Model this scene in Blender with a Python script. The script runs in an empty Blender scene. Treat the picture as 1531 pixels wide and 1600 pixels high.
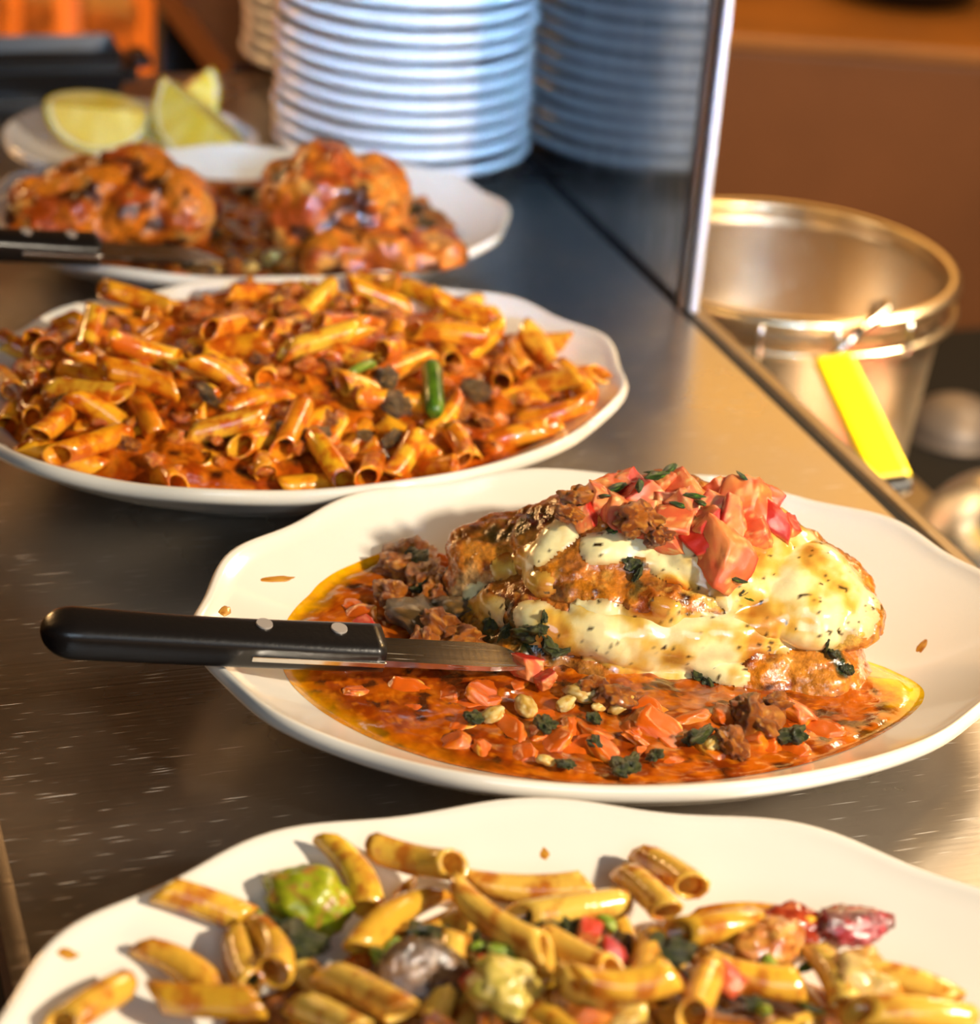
import bpy, bmesh, math, random
import numpy as np
from mathutils import Vector, Matrix, Euler
from mathutils.bvhtree import BVHTree

random.seed(7)
SC = bpy.context.scene
COL = SC.collection

# ------------------------------------------------------------------ camera
FPX, IW, IH = 3505.0, 1531, 1600
TH, RO, CH = math.radians(26.3), math.radians(4.3), 0.435
FW = np.array([0, math.cos(TH), -math.sin(TH)])
_r0 = np.array([1.0, 0, 0]); _u0 = np.array([0, math.sin(TH), math.cos(TH)])
RT = math.cos(RO) * _r0 + math.sin(RO) * _u0
UP = math.cos(RO) * _u0 - math.sin(RO) * _r0
CP = np.array([0, 0, CH])
cam_d = bpy.data.cameras.new('camera'); cam = bpy.data.objects.new('camera', cam_d); COL.objects.link(cam)
M = Matrix(((RT[0], UP[0], -FW[0], 0), (RT[1], UP[1], -FW[1], 0), (RT[2], UP[2], -FW[2], CH), (0, 0, 0, 1)))
cam.matrix_world = M
cam_d.sensor_fit = 'HORIZONTAL'; cam_d.sensor_width = 36
cam_d.lens = 36 * FPX / IW
cam_d.clip_start = 0.02
cam_d.dof.use_dof = True
cam_d.dof.focus_distance = 0.815
cam_d.dof.aperture_fstop = 8.0
SC.camera = cam

# ------------------------------------------------------------------ light
SC.view_settings.view_transform = 'Standard'; SC.view_settings.look = 'None'
SC.view_settings.gamma = 1; SC.view_settings.use_curve_mapping = False
SC.view_settings.exposure = 0.12
w = bpy.data.worlds.new('world'); SC.world = w; w.use_nodes = True
w.node_tree.nodes['Background'].inputs[0].default_value = (0.55, 0.45, 0.36, 1)
w.node_tree.nodes['Background'].inputs[1].default_value = 0.25

YAW = math.radians(20)
E1 = np.array([math.cos(YAW), math.sin(YAW), 0]); E2 = np.array([-math.sin(YAW), math.cos(YAW), 0])
def ab(a, s, z=0.0): return a * E1 + s * E2 + np.array([0, 0, z])

def area(name, loc, target, size, power, col, size_y=None):
    d = bpy.data.lights.new(name, 'AREA'); d.energy = power; d.color = col
    d.shape = 'RECTANGLE' if size_y else 'DISK'; d.size = size
    if size_y: d.size_y = size_y
    o = bpy.data.objects.new(name, d); COL.objects.link(o); o.location = loc
    o.rotation_euler = (Vector(target) - Vector(loc)).to_track_quat('-Z', 'Y').to_euler()
    return o
WARM = (1, 0.74, 0.45)
area('heat_lamp_and_wall_glow', (0.74, 0.26, 0.56), (0.06, 0.76, 0.0), 0.06, 14.0, (1, 0.86, 0.67))
area('heat_lamp_and_wall_glow', (0.64, 1.60, 0.66), (0.05, 0.95, 0.0), 0.25, 3.6, WARM)
area('heat_lamp_and_wall_glow', (0.42, 2.35, 0.75), (0.15, 1.0, 0.0), 0.8, 3.6, (1, 0.52, 0.14))  # wide orange disk standing in for a warm-lit kitchen wall
area('window_daylight_and_fill', (0.35, -1.5, 1.35), (-0.05, 1.3, 0.0), 1.3, 15.0, (0.66, 0.83, 1.0), 1.0)
beam = area('window_daylight_and_fill', (0.55, -1.3, 0.95), (-0.04, 1.36, 0.10), 0.30, 0.50, (0.34, 0.62, 1.0)); beam.data.spread = math.radians(9)  # added narrow cool spot that brightens the plate stack
area('added_kitchen_fill', (0.52, 1.12, 0.42), (0.28, 1.15, -0.15), 0.10, 2.0, (1, 0.60, 0.22))  # added warm fill for the bucket, lid and yellow handle
l4 = area('added_kitchen_fill', (0.46, 1.20, 0.16), (0.31, 1.12, -0.15), 0.09, 3.0, (1, 0.84, 0.55)); l4.data.spread = math.radians(70)  # added spot that puts the glare on the domed lid
area('dining_room_light_and_fill', (-1.1, 1.85, 0.55), (-0.1, 1.3, 0.05), 0.30, 8.0, (1, 0.56, 0.22))

l5 = area('dining_room_light_and_fill', (-1.0, 1.55, 0.75), (-0.85, 2.3, -0.2), 0.25, 20.0, (1, 0.58, 0.20)); l5.data.spread = math.radians(75)  # added warm spot that brightens the wooden chairs

# ------------------------------------------------------------------ helpers
def at(x, y, z=0.0):                       # the point of the plane of height z seen at x, y of the photograph
    d = FW * FPX + RT * (x - IW / 2) - UP * (y - IH / 2)
    return CP + d * ((z - CH) / d[2])
def aty(x, y, Y):                          # the same for a depth Y
    d = FW * FPX + RT * (x - IW / 2) - UP * (y - IH / 2)
    return CP + d * (Y / d[1])
def ray(x, y):
    d = FW * FPX + RT * (x - IW / 2) - UP * (y - IH / 2)
    return d / np.linalg.norm(d)
def S(r, g, b):
    c = np.array([r, g, b]) / 255.0
    return np.where(c <= 0.04045, c / 12.92, ((c + 0.055) / 1.055) ** 2.4)
def _hash(ix, iy, iz, seed):
    h = (ix.astype(np.int64) * 374761393 + iy.astype(np.int64) * 668265263 + iz.astype(np.int64) * 2147483647 + seed * 974634777) & 0xffffffff
    h = ((h ^ (h >> 13)) * 1274126177) & 0xffffffff
    h = ((h ^ (h >> 16)) * 2246822519) & 0xffffffff
    return ((h ^ (h >> 15)) & 0xffffff) / float(0xffffff)
def vn(P, scale, seed=0):                  # value noise 0..1
    Q = P * scale + 1000.0
    I = np.floor(Q); Fr = Q - I; Fr = Fr * Fr * (3 - 2 * Fr); I = I.astype(np.int64)
    r = 0
    for dx in (0, 1):
        wx = Fr[:, 0] if dx else 1 - Fr[:, 0]
        for dy in (0, 1):
            wy = Fr[:, 1] if dy else 1 - Fr[:, 1]
            for dz in (0, 1):
                wz = Fr[:, 2] if dz else 1 - Fr[:, 2]
                r = r + wx * wy * wz * _hash(I[:, 0] + dx, I[:, 1] + dy, I[:, 2] + dz, seed)
    return r
def fbm(P, scale, seed=0, oct=3):
    r = 0; a = 1; t = 0
    for k in range(oct):
        r = r + a * vn(P, scale * 2 ** k, seed + k); t += a; a *= 0.5
    return r / t
def sst(a, b, x):
    t = np.clip((x - a) / (b - a), 0, 1); return t * t * (3 - 2 * t)
def mixc(c, d, w):
    w = np.asarray(w)[..., None]; return c * (1 - w) + d * w

def mesh_of(name, V, F):
    me = bpy.data.meshes.new(name)
    me.from_pydata([tuple(v) for v in np.asarray(V).tolist()], [], [tuple(f) for f in F])
    me.update(); return me
def smooth(me, on=True):
    me.polygons.foreach_set('use_smooth', [on] * len(me.polygons)); me.update()
def setcol(me, C):
    a = me.color_attributes.get('Col') or me.color_attributes.new('Col', 'FLOAT_COLOR', 'POINT')
    C4 = np.ones((len(me.vertices), 4), np.float32); C4[:, :3] = C
    a.data.foreach_set('color', C4.ravel())
def getv(me):
    a = np.zeros(len(me.vertices) * 3, np.float64); me.vertices.foreach_get('co', a); return a.reshape(-1, 3)
def setv(me, V):
    me.vertices.foreach_set('co', np.asarray(V, np.float32).ravel()); me.update()
def getn(me):
    a = np.zeros(len(me.vertices) * 3, np.float32); me.vertices.foreach_get('normal', a); return a.reshape(-1, 3).astype(float)
def faces(me):
    return [tuple(p.vertices) for p in me.polygons]
def tag(o, label=None, cat=None, group=None, kind=None):
    if label: o['label'] = label
    if cat: o['category'] = cat
    if group: o['group'] = group
    if kind: o['kind'] = kind
    return o
def thing(name, loc, label, cat, group=None, rz=0.0):
    o = bpy.data.objects.new(name, None); COL.objects.link(o); o.empty_display_size = 0.02
    o.location = loc; o.rotation_euler = (0, 0, rz)
    return tag(o, label, cat, group)
def link(name, me, mat, parent=None, loc=None, rot=None):
    o = bpy.data.objects.new(name, me); COL.objects.link(o)
    if mat is not None and not me.materials: me.materials.append(mat)
    if parent is not None: o.parent = parent
    if loc is not None: o.location = loc
    if rot is not None: o.rotation_euler = rot
    return o
def rebase(me, loc):
    setv(me, getv(me) - np.asarray(loc))
def base_of(me):
    V = getv(me); return np.array([V[:, 0].mean(), V[:, 1].mean(), V[:, 2].min()])
def solo(name, me, mat, label, cat, group=None, kind=None):   # a thing that is one mesh given in world coordinates
    b = base_of(me); rebase(me, b)
    return tag(link(name, me, mat, loc=b), label, cat, group, kind)

# ------------------------------------------------------------------ materials
def nt(name):
    m = bpy.data.materials.new(name); m.use_nodes = True
    t = m.node_tree; return m, t, t.nodes, t.links, t.nodes['Principled BSDF']
def ramp(N, stops):
    r = N.new('ShaderNodeValToRGB'); e = r.color_ramp.elements
    e[0].position, e[0].color = stops[0][0], (*stops[0][1], 1)
    e[1].position, e[1].color = stops[-1][0], (*stops[-1][1], 1)
    for p, c in stops[1:-1]:
        k = e.new(p); k.color = (*c, 1)
    return r
def food(name, rough=0.3, coat=0.3, bump=0.3, bscale=900, sss=0.0, sssr=(1, .4, .2), rvar=0.0, vary=0.25, spec=0.5, bdist=0.0006):
    m, t, N, L, b = nt(name)
    at_ = N.new('ShaderNodeAttribute'); at_.attribute_name = 'Col'
    tc = N.new('ShaderNodeTexCoord')
    n1 = N.new('ShaderNodeTexNoise'); n1.inputs['Scale'].default_value = bscale; n1.inputs['Detail'].default_value = 4
    L.new(tc.outputs['Object'], n1.inputs['Vector'])
    mp = N.new('ShaderNodeMapRange'); mp.inputs[1].default_value = 0.3; mp.inputs[2].default_value = 0.7
    mp.inputs[3].default_value = 1 - vary; mp.inputs[4].default_value = 1 + vary * 0.6
    L.new(n1.outputs['Fac'], mp.inputs[0])
    mul = N.new('ShaderNodeVectorMath'); mul.operation = 'SCALE'
    L.new(at_.outputs['Color'], mul.inputs[0]); L.new(mp.outputs[0], mul.inputs['Scale'])
    L.new(mul.outputs[0], b.inputs['Base Color'])
    b.inputs['Roughness'].default_value = rough
    if rvar:
        n2 = N.new('ShaderNodeTexNoise'); n2.inputs['Scale'].default_value = 160; n2.inputs['Detail'].default_value = 3
        L.new(tc.outputs['Object'], n2.inputs['Vector'])
        m2 = N.new('ShaderNodeMapRange'); m2.inputs[1].default_value = 0.35; m2.inputs[2].default_value = 0.65
        m2.inputs[3].default_value = max(0.05, rough - rvar); m2.inputs[4].default_value = rough + rvar
        L.new(n2.outputs['Fac'], m2.inputs[0]); L.new(m2.outputs[0], b.inputs['Roughness'])
    b.inputs['Coat Weight'].default_value = coat; b.inputs['Coat Roughness'].default_value = 0.08
    b.inputs['Specular IOR Level'].default_value = spec
    if sss:
        b.inputs['Subsurface Weight'].default_value = sss; b.inputs['Subsurface Radius'].default_value = sssr
        b.inputs['Subsurface Scale'].default_value = 0.004
    if bump:
        bp = N.new('ShaderNodeBump'); bp.inputs['Strength'].default_value = bump; bp.inputs['Distance'].default_value = bdist
        L.new(n1.outputs['Fac'], bp.inputs['Height']); L.new(bp.outputs[0], b.inputs['Normal'])
        if coat: L.new(bp.outputs[0], b.inputs['Coat Normal'])
    return m
def plain(name, col, rough=0.4, metal=0.0, coat=0.0, noise=0.0, nscale=30, bump=0.0):
    m, t, N, L, b = nt(name)
    b.inputs['Base Color'].default_value = (*col, 1); b.inputs['Roughness'].default_value = rough
    b.inputs['Metallic'].default_value = metal; b.inputs['Coat Weight'].default_value = coat
    if noise or bump:
        tc = N.new('ShaderNodeTexCoord')
        n = N.new('ShaderNodeTexNoise'); n.inputs['Scale'].default_value = nscale; n.inputs['Detail'].default_value = 5
        L.new(tc.outputs['Object'], n.inputs['Vector'])
        if noise:
            c = np.array(col)
            r = ramp(N, [(0.3, tuple(c * (1 - noise))), (0.7, tuple(np.minimum(1, c * (1 + noise))))])
            L.new(n.outputs['Fac'], r.inputs[0]); L.new(r.outputs[0], b.inputs['Base Color'])
        if bump:
            bp = N.new('ShaderNodeBump'); bp.inputs['Strength'].default_value = bump; bp.inputs['Distance'].default_value = 0.002
            L.new(n.outputs['Fac'], bp.inputs['Height']); L.new(bp.outputs[0], b.inputs['Normal'])
    return m
def brushed(name, col, rough, along='X', scratch=1.0, spots=True):
    m, t, N, L, b = nt(name)
    b.inputs['Metallic'].default_value = 1.0
    tc = N.new('ShaderNodeTexCoord'); mp = N.new('ShaderNodeMapping')
    mp.inputs['Scale'].default_value = (6, 420, 420) if along == 'X' else (420, 420, 6) if along == 'Z' else (420, 6, 420)
    L.new(tc.outputs['Object'], mp.inputs['Vector'])
    n = N.new('ShaderNodeTexNoise'); n.inputs['Scale'].default_value = 1; n.inputs['Detail'].default_value = 4
    L.new(mp.outputs[0], n.inputs['Vector'])
    # long scratches, cut out by a coarse mask
    mp2 = N.new('ShaderNodeMapping')
    mp2.inputs['Scale'].default_value = (55, 1300, 1300) if along == 'X' else (1300, 1300, 28) if along == 'Z' else (1300, 28, 1300)
    mp2.inputs['Rotation'].default_value = (0, 0, 0.03)
    L.new(tc.outputs['Object'], mp2.inputs['Vector'])
    s = N.new('ShaderNodeTexNoise'); s.inputs['Scale'].default_value = 1; s.inputs['Detail'].default_value = 1
    L.new(mp2.outputs[0], s.inputs['Vector'])
    sm = N.new('ShaderNodeMapRange'); sm.inputs[1].default_value = 0.68; sm.inputs[2].default_value = 0.76
    L.new(s.outputs['Fac'], sm.inputs[0])
    big = N.new('ShaderNodeTexNoise'); big.inputs['Scale'].default_value = 9; big.inputs['Detail'].default_value = 5
    L.new(tc.outputs['Object'], big.inputs['Vector'])
    c = np.array(col)
    r = ramp(N, [(0.3, tuple(c * 0.72)), (0.7, tuple(c))])
    L.new(big.outputs['Fac'], r.inputs[0])
    mx = N.new('ShaderNodeMix'); mx.data_type = 'RGBA'
    L.new(sm.outputs[0], mx.inputs['Factor']); L.new(r.outputs[0], mx.inputs['A']); mx.inputs['B'].default_value = (0.9, 0.88, 0.85, 1)
    L.new(mx.outputs['Result'], b.inputs['Base Color'])
    m3 = N.new('ShaderNodeMapRange'); m3.inputs[1].default_value = 0.3; m3.inputs[2].default_value = 0.7
    m3.inputs[3].default_value = rough * 0.75; m3.inputs[4].default_value = rough * 1.3
    L.new(big.outputs['Fac'], m3.inputs[0])
    ma = N.new('ShaderNodeMath'); ma.operation = 'MULTIPLY_ADD'; ma.inputs[1].default_value = 0.35
    L.new(sm.outputs[0], ma.inputs[0]); L.new(m3.outputs[0], ma.inputs[2]); L.new(ma.outputs[0], b.inputs['Roughness'])
    ad = N.new('ShaderNodeMath'); ad.operation = 'MULTIPLY_ADD'; ad.inputs[1].default_value = 0.8 * scratch
    L.new(sm.outputs[0], ad.inputs[0]); L.new(n.outputs['Fac'], ad.inputs[2])
    bp = N.new('ShaderNodeBump'); bp.inputs['Strength'].default_value = 0.35; bp.inputs['Distance'].default_value = 0.0003
    L.new(ad.outputs[0], bp.inputs['Height']); L.new(bp.outputs[0], b.inputs['Normal'])
    return m
def penne_mat(name, stops, rough=0.22, sauce=(0.35, 0.09, 0.01), amount=0.5):
    m, t, N, L, b = nt(name)
    oi = N.new('ShaderNodeObjectInfo'); tc = N.new('ShaderNodeTexCoord')
    r = ramp(N, stops); L.new(oi.outputs['Random'], r.inputs[0])
    ad = N.new('ShaderNodeVectorMath'); ad.operation = 'ADD'
    cx = N.new('ShaderNodeCombineXYZ')
    mu = N.new('ShaderNodeMath'); mu.operation = 'MULTIPLY'; mu.inputs[1].default_value = 37.0
    L.new(oi.outputs['Random'], mu.inputs[0]); L.new(mu.outputs[0], cx.inputs[0]); L.new(mu.outputs[0], cx.inputs[2])
    L.new(tc.outputs['Object'], ad.inputs[0]); L.new(cx.outputs[0], ad.inputs[1])
    n = N.new('ShaderNodeTexNoise'); n.inputs['Scale'].default_value = 130; n.inputs['Detail'].default_value = 4
    L.new(ad.outputs[0], n.inputs['Vector'])
    mr = N.new('ShaderNodeMapRange'); mr.inputs[1].default_value = 0.62 - amount * 0.3; mr.inputs[2].default_value = 0.78 - amount * 0.3
    L.new(n.outputs['Fac'], mr.inputs[0])
    mx = N.new('ShaderNodeMix'); mx.data_type = 'RGBA'
    L.new(mr.outputs[0], mx.inputs['Factor']); L.new(r.outputs[0], mx.inputs['A']); mx.inputs['B'].default_value = (*sauce, 1)
    L.new(mx.outputs['Result'], b.inputs['Base Color'])
    b.inputs['Roughness'].default_value = rough
    b.inputs['Coat Weight'].default_value = 0.5; b.inputs['Coat Roughness'].default_value = 0.07
    b.inputs['Subsurface Weight'].default_value = 0.15; b.inputs['Subsurface Radius'].default_value = (1, .5, .15); b.inputs['Subsurface Scale'].default_value = 0.003
    n2 = N.new('ShaderNodeTexNoise'); n2.inputs['Scale'].default_value = 420; n2.inputs['Detail'].default_value = 3
    L.new(ad.outputs[0], n2.inputs['Vector'])
    bp = N.new('ShaderNodeBump'); bp.inputs['Strength'].default_value = 0.35; bp.inputs['Distance'].default_value = 0.0008
    L.new(n2.outputs['Fac'], bp.inputs['Height']); L.new(bp.outputs[0], b.inputs['Normal']); L.new(bp.outputs[0], b.inputs['Coat Normal'])
    return m

M_PORC = plain('porcelain', tuple(S(240, 233, 218)), 0.16, coat=0.4, noise=0.02, nscale=25)
M_PLATE = plain('plate_porcelain', tuple(S(228, 230, 232)), 0.2, coat=0.3)
M_STEEL = brushed('counter_steel', (0.50, 0.46, 0.42), 0.32, 'X')
M_PANEL = brushed('panel_steel', (0.50, 0.52, 0.55), 0.12, 'Z', 0.2)
M_LIP = brushed('lip_steel', (0.42, 0.36, 0.30), 0.42, 'Y', 0.2)
M_RIM = plain('warm_lit_steel', (0.80, 0.64, 0.42), 0.28, 1.0, noise=0.05)  # plain steel with the warm kitchen light tinted into its colour
M_CHROME = plain('bright_steel', (0.75, 0.73, 0.70), 0.18, 1.0, noise=0.05)
M_BUCKET = brushed('warm_lit_bucket_steel', (0.68, 0.53, 0.36), 0.36, 'Z', 0.3)  # golden tint paints warm light into the bucket's steel
M_BLACK = plain('black_handle', tuple(S(22, 19, 18)), 0.30, coat=0.15, bump=0.06, nscale=500)
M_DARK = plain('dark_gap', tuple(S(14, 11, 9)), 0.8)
M_BLADE = brushed('knife_steel', (0.68, 0.64, 0.60), 0.2, 'X', 0.3)
M_RIVET = plain('rivet_steel', tuple(S(225, 215, 205)), 0.35, 0.6)
M_YELLOW = plain('yellow_plastic', tuple(S(255, 222, 12)), 0.35, coat=0.3)
M_WOOD = plain('orange_wood', tuple(S(176, 98, 36)), 0.45, noise=0.25, nscale=12)
M_WALL = plain('tan_plaster', tuple(S(170, 128, 84)), 0.8, noise=0.06, nscale=4)
M_WALLK = plain('kitchen_wall', tuple(S(205, 150, 84)), 0.6, noise=0.06, nscale=4)
M_CEIL = plain('brown_ceiling', tuple(S(70, 52, 40)), 0.8)
M_FLOOR = plain('brown_floor', tuple(S(66, 42, 28)), 0.5, noise=0.15, nscale=5)
M_CABINET = plain('brown_cabinet', tuple(S(150, 92, 48)), 0.5, noise=0.12, nscale=6)
M_FOODS = food('sauce', 0.16, 0.6, 0.45, 420, rvar=0.08, vary=0.30, bdist=0.0009)
M_MEAT = food('browned_meat', 0.30, 0.75, 0.7, 380, rvar=0.14, vary=0.45, bdist=0.0012)
M_SAUCE = food('butter_sauce', 0.14, 0.9, 0.25, 260, rvar=0.05, vary=0.22, bdist=0.0008)
M_CHEESE = food('melted_cheese', 0.20, 0.7, 0.25, 200, sss=0.25, sssr=(1, .75, .4), rvar=0.08, vary=0.10)
M_TOM = food('tomato', 0.2, 0.6, 0.35, 420, sss=0.2, sssr=(1, .25, .12), vary=0.25)
M_GREEN = food('greens', 0.30, 0.35, 0.6, 500, vary=0.6)
M_VEG = food('vegetable', 0.34, 0.25, 0.3, 350, sss=0.1, sssr=(.6, 1, .2), vary=0.25)
M_CHK = food('glazed_chicken', 0.36, 0.35, 0.7, 300, rvar=0.1, vary=0.45, bdist=0.001)
M_LEMON = food('lemon', 0.3, 0.4, 0.3, 500, sss=0.25, sssr=(1, .9, .2), vary=0.12)
M_OIL = food('oil_drop', 0.15, 0.8, 0.0, 300, vary=0.1)
M_PENNE_A = penne_mat('penne_cream', [(0.0, tuple(S(240, 188, 56))), (0.4, tuple(S(232, 172, 58))), (0.75, tuple(S(246, 206, 96))), (1.0, tuple(S(214, 158, 40)))], sauce=tuple(S(190, 112, 34)), amount=0.42)
M_PENNE_B = penne_mat('penne_tomato', [(0.0, tuple(S(250, 180, 34))), (0.4, tuple(S(244, 156, 28))), (0.75, tuple(S(252, 194, 56))), (1.0, tuple(S(236, 138, 24)))], sauce=tuple(S(206, 98, 14)), amount=0.62)

# ------------------------------------------------------------------ shape builders
def box(bm, lo, hi):
    r = bmesh.ops.create_cube(bm, size=1)
    for v in r['verts']:
        v.co = Vector(((lo[0] + hi[0]) / 2 + v.co.x * (hi[0] - lo[0]), (lo[1] + hi[1]) / 2 + v.co.y * (hi[1] - lo[1]), (lo[2] + hi[2]) / 2 + v.co.z * (hi[2] - lo[2])))
    return r['verts']
def box_me(name, lo, hi, bev=0.0, seg=2):
    bm = bmesh.new(); box(bm, lo, hi)
    if bev: bmesh.ops.bevel(bm, geom=bm.edges[:], offset=bev, segments=seg, affect='EDGES', profile=0.5)
    me = bpy.data.meshes.new(name); bm.to_mesh(me); bm.free(); return me
def lathe(name, prof, n=64, close=False):
    V = []; F = []
    k = len(prof)
    for i in range(n):
        a = 2 * math.pi * i / n
        for r, z in prof: V.append((r * math.cos(a), r * math.sin(a), z))
    for i in range(n):
        j = (i + 1) % n
        for q in range(k - 1 + (1 if close else 0)):
            q2 = (q + 1) % k
            F.append((i * k + q, j * k + q, j * k + q2, i * k + q2))
    me = mesh_of(name, V, F)
    bm = bmesh.new(); bm.from_mesh(me); bmesh.ops.remove_doubles(bm, verts=bm.verts, dist=1e-6)
    bmesh.ops.recalc_face_normals(bm, faces=bm.faces); bm.to_mesh(me); bm.free()
    smooth(me); return me
def tube(name, pts, rad, n=10, closed=False, caps=True):
    P = np.array(pts, float); m = len(P); rad = np.broadcast_to(np.asarray(rad, float), (m,))
    T = np.gradient(P, axis=0) if not closed else np.roll(P, -1, 0) - np.roll(P, 1, 0)
    T /= np.linalg.norm(T, axis=1)[:, None] + 1e-12
    u = np.cross(T[0], [0, 0, 1.0]);
    if np.linalg.norm(u) < 1e-3: u = np.cross(T[0], [0, 1.0, 0])
    u /= np.linalg.norm(u); V = []; F = []
    for i in range(m):
        u = u - T[i] * (u @ T[i]); u /= np.linalg.norm(u); v = np.cross(T[i], u)
        for k in range(n):
            a = 2 * math.pi * k / n
            V.append(P[i] + rad[i] * (math.cos(a) * u + math.sin(a) * v))
    for i in range(m if closed else m - 1):
        j = (i + 1) % m
        for k in range(n):
            F.append((i * n + k, i * n + (k + 1) % n, j * n + (k + 1) % n, j * n + k))
    if caps and not closed:
        F.append(tuple(range(n))[::-1]); F.append(tuple((m - 1) * n + k for k in range(n)))
    me = mesh_of(name, V, F); smooth(me); return me
_ico = {}
def ico(sub=3):
    if sub not in _ico:
        bm = bmesh.new(); bmesh.ops.create_icosphere(bm, subdivisions=sub, radius=1)
        bm.verts.ensure_lookup_table()
        _ico[sub] = (np.array([v.co[:] for v in bm.verts]), [tuple(v.index for v in f.verts) for f in bm.faces]); bm.free()
    return _ico[sub]
def rotm(e): return np.array(Euler(e).to_matrix())
def blob(name, ells, voxel=0.0012, sm=4, disp=()):
    """one closed skin around a list of (centre, radii, euler); disp = (scale, amplitude, seed) noise layers"""
    V = []; F = []; U, T = ico(3)
    for e in ells:
        c, r = np.array(e[0]), np.array(e[1]); R_ = rotm(e[2]) if len(e) > 2 and e[2] is not None else np.eye(3)
        o = sum(len(v) for v in V)
        V.append((U * r) @ R_.T + c); F += [tuple(i + o for i in t) for t in T]
    me0 = mesh_of('tmp', np.vstack(V), F)
    ob = bpy.data.objects.new('tmp', me0); COL.objects.link(ob)
    md = ob.modifiers.new('r', 'REMESH'); md.mode = 'VOXEL'; md.voxel_size = voxel
    if sm:
        ms = ob.modifiers.new('s', 'SMOOTH'); ms.iterations = sm; ms.factor = 0.5
    dg = bpy.context.evaluated_depsgraph_get(); dg.update()
    me = bpy.data.meshes.new_from_object(ob.evaluated_get(dg)); me.name = name
    bpy.data.objects.remove(ob); bpy.data.meshes.remove(me0)
    for sc_, am, sd in disp:
        Vv = getv(me); setv(me, Vv + getn(me) * ((fbm(Vv, sc_, sd, 3) - 0.5) * 2 * am)[:, None])
    smooth(me); return me
def seg_dist(V, P):
    d = np.full(len(V), 1e9); P = np.asarray(P, float)
    if len(P) == 1: return np.linalg.norm(V - P[0], axis=1)
    for a, b in zip(P[:-1], P[1:]):
        ab_ = b - a; t = np.clip(((V - a) @ ab_) / (ab_ @ ab_ + 1e-12), 0, 1)
        d = np.minimum(d, np.linalg.norm(V - (a + t[:, None] * ab_), axis=1))
    return d
def dabs(V, C, strokes, seed=0):
    """natural patches on a food surface: strokes = (points, radius, colour, opacity)"""
    n = fbm(V, 170, seed, 4)
    for k, (P, r, c, op) in enumerate(strokes):
        d = seg_dist(V, P); wgt = sst(0, 0.55, 1 + (n - 0.5) * 2.2 - d / r) * op
        C = mixc(C, np.asarray(c), wgt)
    return C
def shell(name, me, field, thick, sink=0.0006):
    """a layer lying on a surface where field > 0, tapering into it at its edges"""
    V = getv(me); Nn = getn(me); keep = field > -0.12
    t = thick * sst(-0.02, 0.75, field) ** 0.8 - sink * sst(0.06, -0.1, field)
    idx = -np.ones(len(V), int); idx[keep] = np.arange(keep.sum())
    F = [tuple(idx[list(p)]) for p in faces(me) if keep[list(p)].all()]
    Vo = (V + Nn * t[:, None])[keep]
    m2 = mesh_of(name, Vo, F); smooth(m2); return m2, V[keep], field[keep]

# ------------------------------------------------------------------ the room
def struct(name, me, mat, rz=YAW):
    o = link(name, me, mat); o.rotation_euler = (0, 0, rz); return tag(o, kind='structure')
X0, X1, S0, S1, ZF, ZC = -3.6, 2.4, -2.6, 3.6, -0.92, 1.95
struct('floor', box_me('floor', (X0, S0, ZF - 0.1), (X1, S1, ZF)), M_FLOOR)
struct('ceiling', box_me('ceiling', (X0, S0, ZC), (X1, S1, ZC + 0.1)), M_CEIL)
struct('wall_left', box_me('wall_left', (X0 - 0.1, S0, ZF), (X0, S1, ZC)), M_WALL)
struct('wall_right', box_me('wall_right', (X1, S0, ZF), (X1 + 0.1, S1, ZC)), M_WALLK)
struct('wall_back', box_me('wall_back', (X0, S1, ZF), (X1, S1 + 0.1, ZC)), M_WALLK)
struct('wall_front', box_me('wall_front', (X0, S0 - 0.1, ZF), (X1, S0, ZC)), M_WALL)

# ------------------------------------------------------------------ the counter
A0, A1, CS0, CS1 = 0.060, 0.479, -0.15, 1.52
ct = thing('steel_counter', (0, 0, 0), 'long brushed stainless steel pass counter carrying the row of platters', 'counter', rz=YAW)
bm = bmesh.new(); vs = box(bm, (A0, CS0, -0.035), (A1, CS1, 0.0))
bmesh.ops.bevel(bm, geom=[e for e in bm.edges if abs(e.verts[0].co.x - A0) < 1e-4 and abs(e.verts[1].co.x - A0) < 1e-4], offset=0.006, segments=4, affect='EDGES')
me = bpy.data.meshes.new('countertop'); bm.to_mesh(me); bm.free()
link('countertop', me, M_STEEL, ct)
link('seam', box_me('seam', (A1, CS0, -0.03), (A1 + 0.0060, CS1, -0.0004)), M_DARK, ct)
link('edge_lip', box_me('edge_lip', (A1 + 0.0060, CS0, -0.05), (A1 + 0.0150, CS1, 0.0005), 0.002), M_LIP, ct)
link('base', box_me('base', (A0 + 0.02, CS0 + 0.02, ZF), (A1 - 0.01, CS1 - 0.02, -0.035)), M_DARK, ct)

# upright steel panel standing at the edge of the counter
pn = thing('steel_partition', ab(A1 + 0.0085, 1.036, 0), 'upright polished steel partition mirroring the tall plate stack', 'partition', rz=YAW)
link('sheet', box_me('sheet', (-0.004, 0.004, 0.0005), (0.0008, 0.62, 0.60)), M_PANEL, pn)
link('edge_trim', box_me('edge_trim', (-0.004, 0.0, 0.0005), (0.0008, 0.004, 0.60), 0.001), plain('white_edge', tuple(S(225, 220, 222)), 0.4), pn)['label'] = 'bright white vertical edge'

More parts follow.
